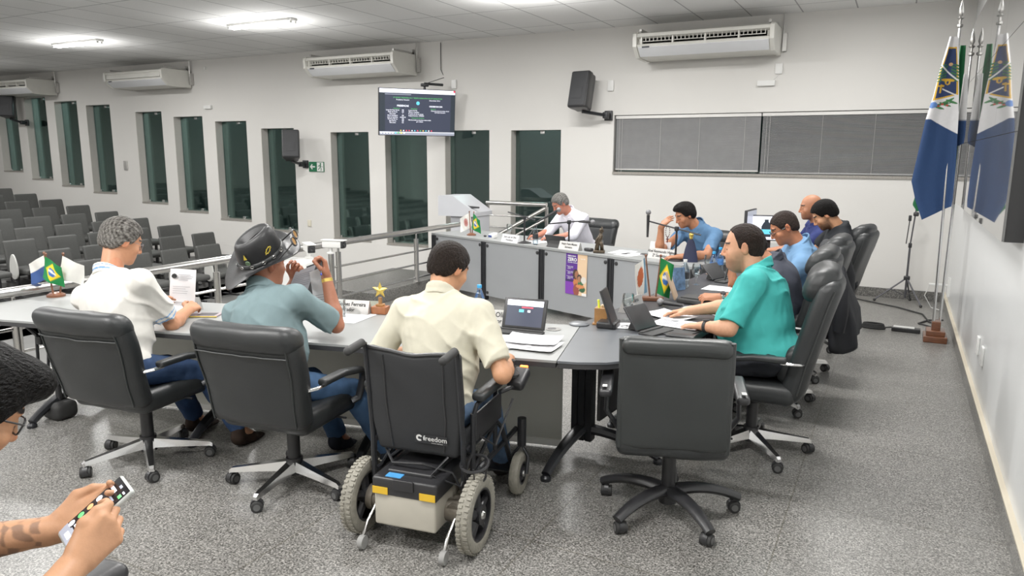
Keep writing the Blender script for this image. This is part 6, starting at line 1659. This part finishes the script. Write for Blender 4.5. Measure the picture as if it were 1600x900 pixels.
t = thing('mobile_phone', 'black phone on the desk left of the second secretary plate', 'phone', dk(3.15, .36, .7505), DA+.3); p = M(); p.rbox((0, 0, .005), (.15, .075, .009), .004, 2); p.build('body', m_black, t)
t = thing('desk_mouse', 'black mouse in front of the bronze figurine on the desk', 'mouse', dk(2.56, .12, .7505), DA); p = M(); p.rbox((0, 0, .018), (.10, .06, .036), .016, 3); p.build('body', m_black, t)
t = thing('propped_sheet', 'white sheet propped up before the man covering his forehead', 'paper', dk(3.33, .30, .7505), DA+.35)
p = M(); p.sheet(lambda u, v: ((u-.5)*.21, .05*v+.03*(u-.5)**2, v*.15), 8, 8); p.build('sheet', m_paper, t, sharp=180)
# microphones on table stands
def mic_stand(label, loc, boom, mic0, mic1, hgt=.26, rosary=False):
    t = thing('microphone_stand', label, 'microphone stand', loc)
    p = M(); p.lathe([(.085, 0), (.085, .008), (.02, .022), (.012, .03)], n=24); p.build('base', m_black, t)
    p = M(); p.cyl((0, 0, .02), (0, 0, hgt), .010, n=10); p.rbox((0, 0, hgt), (.04, .04, .045), .01, 1); p.build('pole', m_blackm, t)
    p = M(); p.cyl(boom[0], boom[1], .008, n=8); bo = p.build('boom', m_blackm, t)
    a, b_ = V(*mic0), V(*mic1); d = nrm(b_-a); p = M(); p.tubev([a, b_-d*.05], [.011, .017], 12); mb = p.build('microphone', m_black, t)
    p = M(); p.sph(b_-d*.022, .027, 8); p.build('mesh_head', MATS['mic_mesh'], mb)
    if rosary:
        p = M(); x0 = V(*boom[0])*.62+V(*boom[1])*.38; r_ = .0055
        for k in range(18): a_ = 2*PI*k/18; p.sph(x0+V(.02*math.sin(a_), 0, -.05-.055*math.cos(a_)), r_, 5)
        p.rbox(x0+V(0, 0, -.135), (.012, .008, .05), .003, 1); p.rbox(x0+V(0, 0, -.125), (.03, .008, .01), .003, 1); p.build('rosary', mk('dark_red_beads', (.08, .015, .02), .4), t)
    return t
u_ = rotz(DA) @ V(1, 0, 0); v_ = rotz(DA) @ V(0, 1, 0)
def dl(x, y, z): q_ = u_*x+v_*y; return (q_[0], q_[1], z)
mic_stand('boom stand with microphone pointing at the mouth of the man in white', dk(1.58, .12, .7505), (dl(-.33, .05, .335), dl(.20, -.02, .28)), dl(.10, .10, .24), dl(.32, .26, .40), .29)
mic_stand('boom stand with microphone reaching over the bronze figurine', dk(2.20, .20, .7505), (dl(-.30, 0, .24), dl(.22, 0, .31)), dl(.14, 0, .295), dl(.36, .0, .305), .28)
mic_stand('boom stand with upright microphone and rosary before the denim-blue polo', dk(3.58, .22, .7505), (dl(-.33, .0, .36), dl(.27, .0, .27)), dl(-.34, .0, .20), dl(-.34, .0, .47), .31, True)
# ------------------------------------------------------------------ technician desk and monitors by the far wall
t = thing('computer_desk', 'grey computer desk by the far wall under the monitors', 'desk', (-1.15, 8.35, 0))
p = M(); p.rbox((0, 0, .735), (.75, 1.3, .03), .006, 1); p.build('desk_top', m_tgrey, t)
for s in (-1, 1):
    p = M(); p.box((0, s*.6, .36), (.66, .03, .72)); p.build('side_panel', m_pan, t)
def monitor(label, x, y, rz, w, h, z, pic):
    t = thing('monitor', label, 'monitor', (x, y, z), rz); p = M()
    p.rbox((0, 0, .12+h/2), (w, .03, h), .006, 1); p.build('casing', m_black, t)
    p = M(); p.box((0, .03, .10), (.05, .03, .16)); p.rbox((0, .03, .008), (.22, .16, .016), .004, 1); p.build('stand', m_black, t)
    p = M()
    def rc_(x0, x1, z0, z1, mi, d): p.add([(x0, -d, z0+.12), (x1, -d, z0+.12), (x1, -d, z1+.12), (x0, -d, z1+.12)], [(0, 1, 2, 3)], mi)
    rc_(-w/2+.012, w/2-.012, .012, h-.012, 0, .0155)
    if pic:
        p.add([(xx-.03, -.0165, .12+zz) for xx, zz in [(-.05, .04), (.05, .04), (.05, .15), (.03, .19), (.02, .20), (.02, .225), (-.02, .225), (-.02, .20), (-.03, .19), (-.05, .15)]], [tuple(range(10))], 1)
        rc_(-.08, .02, .07, .12, 2, .017)
    p.build('screen_panel', [s_white, s_side, s_cyan] if pic else [s_grey, s_side, s_cyan], t, sharp=180)
monitor('monitor showing a bottle on white, facing the hall, behind the man with glasses', -1.19, 8.12, R(14), .40, .27, .751, True)
monitor('monitor seen almost edge-on beside the bottle screen', -1.37, 8.02, R(86), .40, .33, .751, False)
# ------------------------------------------------------------------ flags, tripod, floor leads on the right
t = thing('flag_stand', 'square wooden stand holding the tall flag poles', 'flag stand', (.425, 8.03, 0))
p = M(); p.rbox((0, 0, .03), (.20, .26, .06), .006, 1); p.rbox((0, -.0, .085), (.16, .21, .05), .006, 1); p.rbox((0, 0, .15), (.075, .12, .09), .006, 1); p.build('block', m_wood, t)
def pole(label, x, y, h, tilt=0.):
    t = thing('flag_pole', label, 'flag pole', (x, y, .17)); p = M(); T_ = V(tilt, 0, h-.17)
    p.cyl((0, 0, 0), T_, .013, n=12); p.build('shaft', m_chrome, t)
    p = M(); p.lathe([(.012, 0), (.026, .012), (.026, .03), (.012, .04), (.012, .07), (.03, .085), (.012, .10), (.022, .13), (.015, .18), (0, .25)], T_, 14); p.build('spear_finial', m_steel, t)
    return t
pole('front chrome flag pole with a spear tip, bearing the blue and white flag', .40, 8.0, 2.90, -.05)
pole('rear chrome flag pole with a spear tip beside the video wall', .455, 8.10, 2.66, .012)
Lz = [(.28, 2.827), (.254, 2.678), (.227, 2.538), (.197, 2.31), (.155, 2.097), (.12, 1.785), (.09, 1.527), (.138, 1.353), (.209, 1.167)]
Rz = [(.346, 2.823), (.366, 2.671), (.379, 2.531), (.402, 2.304), (.417, 2.093), (.432, 1.786), (.441, 1.534), (.443, 1.363), (.438, 1.303)]
def rio(u, v, z):
    W, B = srgbv('e4e3e4'), srgbv('1c3a66'); G, Y = srgbv('3c7a46'), srgbv('d6a72c'); NV = srgbv('22345e')
    e = lambda cu, cz, a, b: ((u-cu)/a)**2+((z-cz)/b)**2 < 1
    if z < 2.10-.16*max(0, u-.15): return B
    c = W
    leaf = lambda cu, cz, ang, a, b: (((u-cu)*.16*math.cos(ang)+(z-cz)*math.sin(ang))/a)**2+((-(u-cu)*.16*math.sin(ang)+(z-cz)*math.cos(ang))/b)**2 < 1
    for q in range(5):
        if leaf(.30+.11*q, 2.205+.012*q+.020*(q % 2), .7 if q % 2 else -.5, .040, .010): c = G
    if leaf(.45, 2.235, .2, .055, .006): c = srgbv('2c5a34')
    if e(.42, 2.232, .055, .009) or e(.60, 2.222, .05, .008) or e(.30, 2.215, .05, .008): c = srgbv('b4453c')
    if e(.10, 2.225, .15, .028): c = srgbv('5b83c6')
    lo_ = 2.262+.055*u; hw = .47-.55*max(0, z-2.52)
    if lo_ < z < 2.735 and abs(u-.5) < hw: c = Y
    if lo_+.014 < z < 2.722 and abs(u-.5) < hw-.07: c = NV
    if 2.43 < z < 2.585:
        if math.sin(z*230+abs(u-.5)*16) > -.1 and abs(u-.5) > .10: c = G
        if math.sin(z*230+abs(u-.5)*16) > .75 and abs(u-.5) > .10: c = srgbv('2c5a34')
    if abs(z-(2.585-.15*u)) < .008: c = W
    if leaf(.50, 2.445, -.12, .050, .014) or leaf(.50, 2.425, .5, .020, .022): c = Y
    if leaf(.5, 2.425, 0, .008, .014): c = NV
    if e(.55, 2.585, .12, .014): c = srgbv('c9a070')
    if abs(u-.24) < .035 and 2.33 < z < 2.41 or abs(z-2.395) < .007 and abs(u-.24) < .13: c = Y
    if abs(z-(2.40-.10*u)) < .006 and u > .3: c = W
    return c
def hang_flag(label, Lz, Rz, y0, fold, colfn, nu=40, nv=110, ph=0.):
    t = thing('flag', label, 'flag', ((Lz[0][0]+Rz[0][0])/2, y0, 0)); lx, lz = zip(*Lz); rx_, rz_ = zip(*Rz); s = np.linspace(0, 1, len(Lz))
    ox = (Lz[0][0]+Rz[0][0])/2; cols = []; vs = []
    for j in range(nv+1):
        v = j/nv
        for i in range(nu+1):
            u = i/nu; x = np.interp(v, s, lx)*(1-u)+np.interp(v, s, rx_)*u; z = np.interp(v, s, lz)*(1-u)+np.interp(v, s, rz_)*u
            am = fold*(.3+.7*v); y = -am*math.sin(u*PI*2.3+ph)*.8-am*.4*math.sin(u*11+v*2)
            vs.append((x-ox, y, z)); cols.append(colfn(u, v, z))
    p = M(); p.add(vs, [(j*(nu+1)+i, j*(nu+1)+i+1, (j+1)*(nu+1)+i+1, (j+1)*(nu+1)+i) for j in range(nv) for i in range(nu)])
    p.build('cloth', m_cloth, t, sharp=180, col=np.array(cols)); return t
hang_flag('tall blue and white state flag with a colourful coat of arms, in front', Lz, Rz, 7.97, .035, rio, 110, 420)
G_ = srgbv('17673a'); W_ = srgbv('dcdcdc'); B_ = srgbv('1c3a66')
hang_flag('green flag hanging behind the blue and white one, its green tip showing', [(.375, 2.76), (.36, 2.5), (.33, 2.2), (.24, 1.8), (.16, 1.5), (.12, 1.30), (.165, 1.235)], [(.42, 2.76), (.43, 2.5), (.425, 2.2), (.41, 1.8), (.38, 1.5), (.33, 1.35), (.24, 1.27)], 8.09, .02, lambda u, v, z: G_, 14, 40)
hang_flag('white flag with a dark blue band squeezed between the state flag and the display', [(.425, 2.50), (.42, 2.3), (.415, 2.1), (.41, 1.95), (.415, 1.84)], [(.455, 2.50), (.475, 2.3), (.485, 2.1), (.49, 1.95), (.485, 1.88)], 8.04, .008, lambda u, v, z: B_ if z < 2.09 else W_, 10, 30)
m_gun = mk('gunmetal', (.10, .10, .11), .35, metal=.7)
t = thing('microphone_tripod', 'tall black tripod stand against the far wall left of the flags', 'tripod stand', (.17, 10.05, 0))
p = M(); p.cyl((0, 0, .05), (0, 0, .72), .013, n=10); p.cyl((0, 0, .70), (.03, 0, 1.20), .009, n=10); p.build('pole', m_gun, t)
for a in (195, 300, 65):
    d = V(math.cos(R(a)), math.sin(R(a)), 0)*(.34 if a != 65 else .14); p = M(); p.cyl((0, 0, .30), d+V(0, 0, .02), .010, n=8); p.cyl(V(0, 0, .08), d*.5+V(0, 0, .155), .006, n=6); lg_ = p.build('leg', m_gun, t)
    p = M(); p.sph(d+V(0, 0, .016), .018, 8); p.build('foot', m_rubber, lg_)
p = M(); p.rbox((0, 0, .30), (.07, .06, .05), .012, 1); p.rbox((0, 0, .70), (.04, .04, .06), .01, 1); p.rbox((.03, -.02, 1.08), (.06, .06, .05), .014, 1); p.rbox((-.03, -.03, 1.03), (.035, .04, .07), .01, 1); p.cyl((-.03, -.03, 1.02), (-.045, -.03, .72), .007, n=6); p.build('clamp', m_black, t)
t = thing('power_strip', 'flat white-topped box with a coiled black lead on the floor', 'power strip', (.18, 8.30, 0), -.05)
p = M(); p.rbox((0, 0, .022), (.26, .10, .044), .01, 1); p.build('case', m_black, t)
p = M(); p.rbox((-.02, 0, .046), (.19, .075, .006), .002, 1); p.build('lid', m_white, t)
p = M()
for k in range(4): p.tubev(arc((-.30, .0, .012+.012*k), .11-.006*k, 0, 2*PI, 22, (1, 0, 0), (0, .55, 0)), .009, 6, closed=True)
p.tubev([(-.19, 0, .02), (-.13, .01, .03), (-.1, 0, .03)], .008, 6); p.build('coiled_lead', m_rubber, t)
t = thing('cable', 'black cable lying along the far baseboard to the flag stand', 'cable', (0, 0, 0))
p = M(); p.tubev([(-1.6, 10.15, .01), (-.6, 10.12, .01), (.1, 9.6, .01), (.35, 9.3, .01), (.40, 8.9, .01), (.50, 8.75, .01), (.42, 8.62, .01), (.30, 8.75, .01), (.40, 8.98, .01), (.54, 9.0, .02)], .009, 6); p.build('lead', m_rubber, t)
t = thing('wall_bracket', 'white angle bracket with a thin lead on the right wall near the corner', 'bracket', (XR, 9.55, .30))
p = M(); p.box((-.012, 0, 0), (.024, .05, .22)); p.rbox((-.11, 0, .02), (.20, .03, .025), .006, 1); p.tubev([(-.20, 0, .01), (-.24, .03, -.12), (-.16, .06, -.26), (-.05, .02, -.28)], .005, 6); p.build('arm', m_white, t)
# ------------------------------------------------------------------ cameras, white cabinet and black gear beside the rail
t = thing('equipment_cabinet', 'white metal cabinet with a dark side by the railing, under the cameras', 'cabinet', (-5.20, 5.35, 0), R(20))
p = M(); p.rbox((0, 0, .36), (.34, .40, .72), .008, 1); p.build('case', m_white, t)
p = M(); p.box((.172, .0, .40), (.006, .38, .58)); p.build('dark_side', m_black, t)
p = M(); p.tubev([(.0, -.205, .60), (.10, -.23, .57), (.18, -.20, .56)], .006, 6); p.build('cable', m_black, t)
def cctv(label, x, y, z, rz, base=.12):
    t = thing('bullet_camera', label, 'camera', (x, y, z), rz)   # looks along +x
    p = M(); p.rbox((0, 0, base), (.22, .075, .075), .012, 2); p.rbox((.012, 0, base+.042), (.26, .088, .012), .005, 1); p.build('housing', m_white, t)
    p = M(); p.rbox((.115, 0, base-.004), (.03, .072, .070), .008, 1); p.lathe([(.028, 0), (.028, .012), (.02, .014), (0, .006)], (.128, 0, base-.004), 18, rot=roty(PI/2)); p.build('lens', m_black, t)
    p = M(); p.cyl((-.03, 0, .0), (-.03, 0, base-.03), .02, n=12); p.lathe([(.04, 0), (.04, .014), (.02, .02)], (-.03, 0, 0), 16); p.build('mount', m_white, t)
cctv('white bullet camera on the cabinet with its lens beside the sunglasses', -5.30, 5.20, .7205, R(-20), .075)
cctv('white bullet camera facing right, middle of the group by the railing', -5.17, 5.48, .7205, R(-35), .11)
t_ = thing('camera_post', 'short steel post carrying the last bullet camera by the railing', 'post', (-5.17, 5.80, 0))
p = M(); p.cyl((0, 0, 0), (0, 0, .735), .03, n=12); p.lathe([(.07, 0), (.07, .01), (.03, .015)], n=16); p.build('tube', m_steel, t_)
cctv('white bullet camera on a short post, rightmost of the group by the railing', -5.14, 5.80, .735, R(12), .10)
t = thing('folded_stand', 'black folded stand leaning against the table leg beside the first chair', 'stand', (-4.84, 2.74, 0))
p = M(); p.cyl((-.02, .0, .1), (-.04, .02, .70), .02, n=10); p.build('column', m_black, t)
p = M(); p.tubev([(-.18, -.15, .66), (-.12, -.14, .69), (.02, -.12, .60), (.10, -.10, .52), (.14, -.08, .28)], .012, 8); p.tubev([(.02, -.12, .60), (.04, -.14, .38)], .010, 8); p.rbox((.05, -.11, .57), (.05, .05, .06), .012, 1); p.tubev([(.10, -.1, .52), (.13, -.14, .30)], .009, 8); p.build('arms', m_blackm, t)
p = M(); p.rbox((-.02, .0, .06), (.18, .16, .12), .04, 3); p.build('bag', m_rubber, t)
# ------------------------------------------------------------------ near corner: phone and the young man's chair
pc_ = V(*PH[0]); Fm = np.stack([V(*PH[1]), V(*PH[2]), V(*PH[3])], 1)
t = thing('mobile_phone', 'lit phone in a clear case held in both hands in the near corner', 'phone', tuple(pc_))
p = M(); p.rbox((0, 0, 0), (.078, .158, .011), .0052, 3, rot=Fm); p.build('case', mk('clear_phone_case', (.45, .47, .45), .3), t)
def pp(x, y, d=.0062): return Fm @ V(x, y, d)
p = M()
def rc_(x0, x1, y0, y1, mi, d=.0064): p.add([pp(x0, y0, d), pp(x1, y0, d), pp(x1, y1, d), pp(x0, y1, d)], [(0, 1, 2, 3)], mi)
rc_(-.035, .035, -.074, .074, 0, .0060)
rc_(-.006, .006, .062, .068, 6); rc_(.020, .030, .060, .064, 1); rc_(-.028, .0, .048, .055, 1); rc_(.018, .030, .048, .056, 2); rc_(-.028, .02, .036, .040, 6)
for k in range(4):
    y = .02-.022*k; mi = [1, 4, 2, 1][k]
    p.add([pp(-.024+.0075*math.cos(a), y+.0075*math.sin(a), .0064) for a in np.linspace(0, 2*PI, 14, endpoint=False)], [tuple(range(14))], mi)
    rc_(-.012, .014, y+.001, y+.006, 1); rc_(-.012, .022, y-.006, y-.003, 6); rc_(.022, .031, y-.002, y+.004, 2 if k in (1, 2) else 6)
rc_(-.035, .035, -.074, -.052, 3, .0062); rc_(-.012, .012, -.068, -.058, 1)
p.build('phone_screen', [mk('phone_dark', (.008, .008, .010), .1, emit=(.01, .01, .012), estr=.5), s_white, s_green, s_grey, mk('orange_dot', (.8, .3, .1), .4, emit=(.8, .3, .1), estr=.8), s_cyan, s_grey], t, sharp=180)
t = thing('armchair', 'black chair under the young man with the phone', 'chair', (-1.80, .50, 0), R(4))
p = M(); p.rbox((0, 0, .50), (.50, .50, .09), .035, 4); p.build('seat', m_leather, t)
p = M(); p.rbox((0, -.24, .78), (.48, .07, .50), .03, 4); p.build('backrest', m_leather, t)
for s in (-1, 1):
    p = M(); p.rbox((s*.30, .24, .80), (.085, .40, .05), .024, 3); a_ = p.build('armrest', m_black, t)
    p = M(); p.tubev([(s*.30, .30, .79), (s*.29, .28, .50), (s*.22, .1, .48)], .018, 8); p.build('arm_support', m_black, a_)
for sx in (-1, 1):
    for sy in (-1, 1):
        p = M(); p.cyl((sx*.21, sy*.2, .46), (sx*.24, sy*.24, 0), .016, n=8); p.build('leg', m_blackm, t)
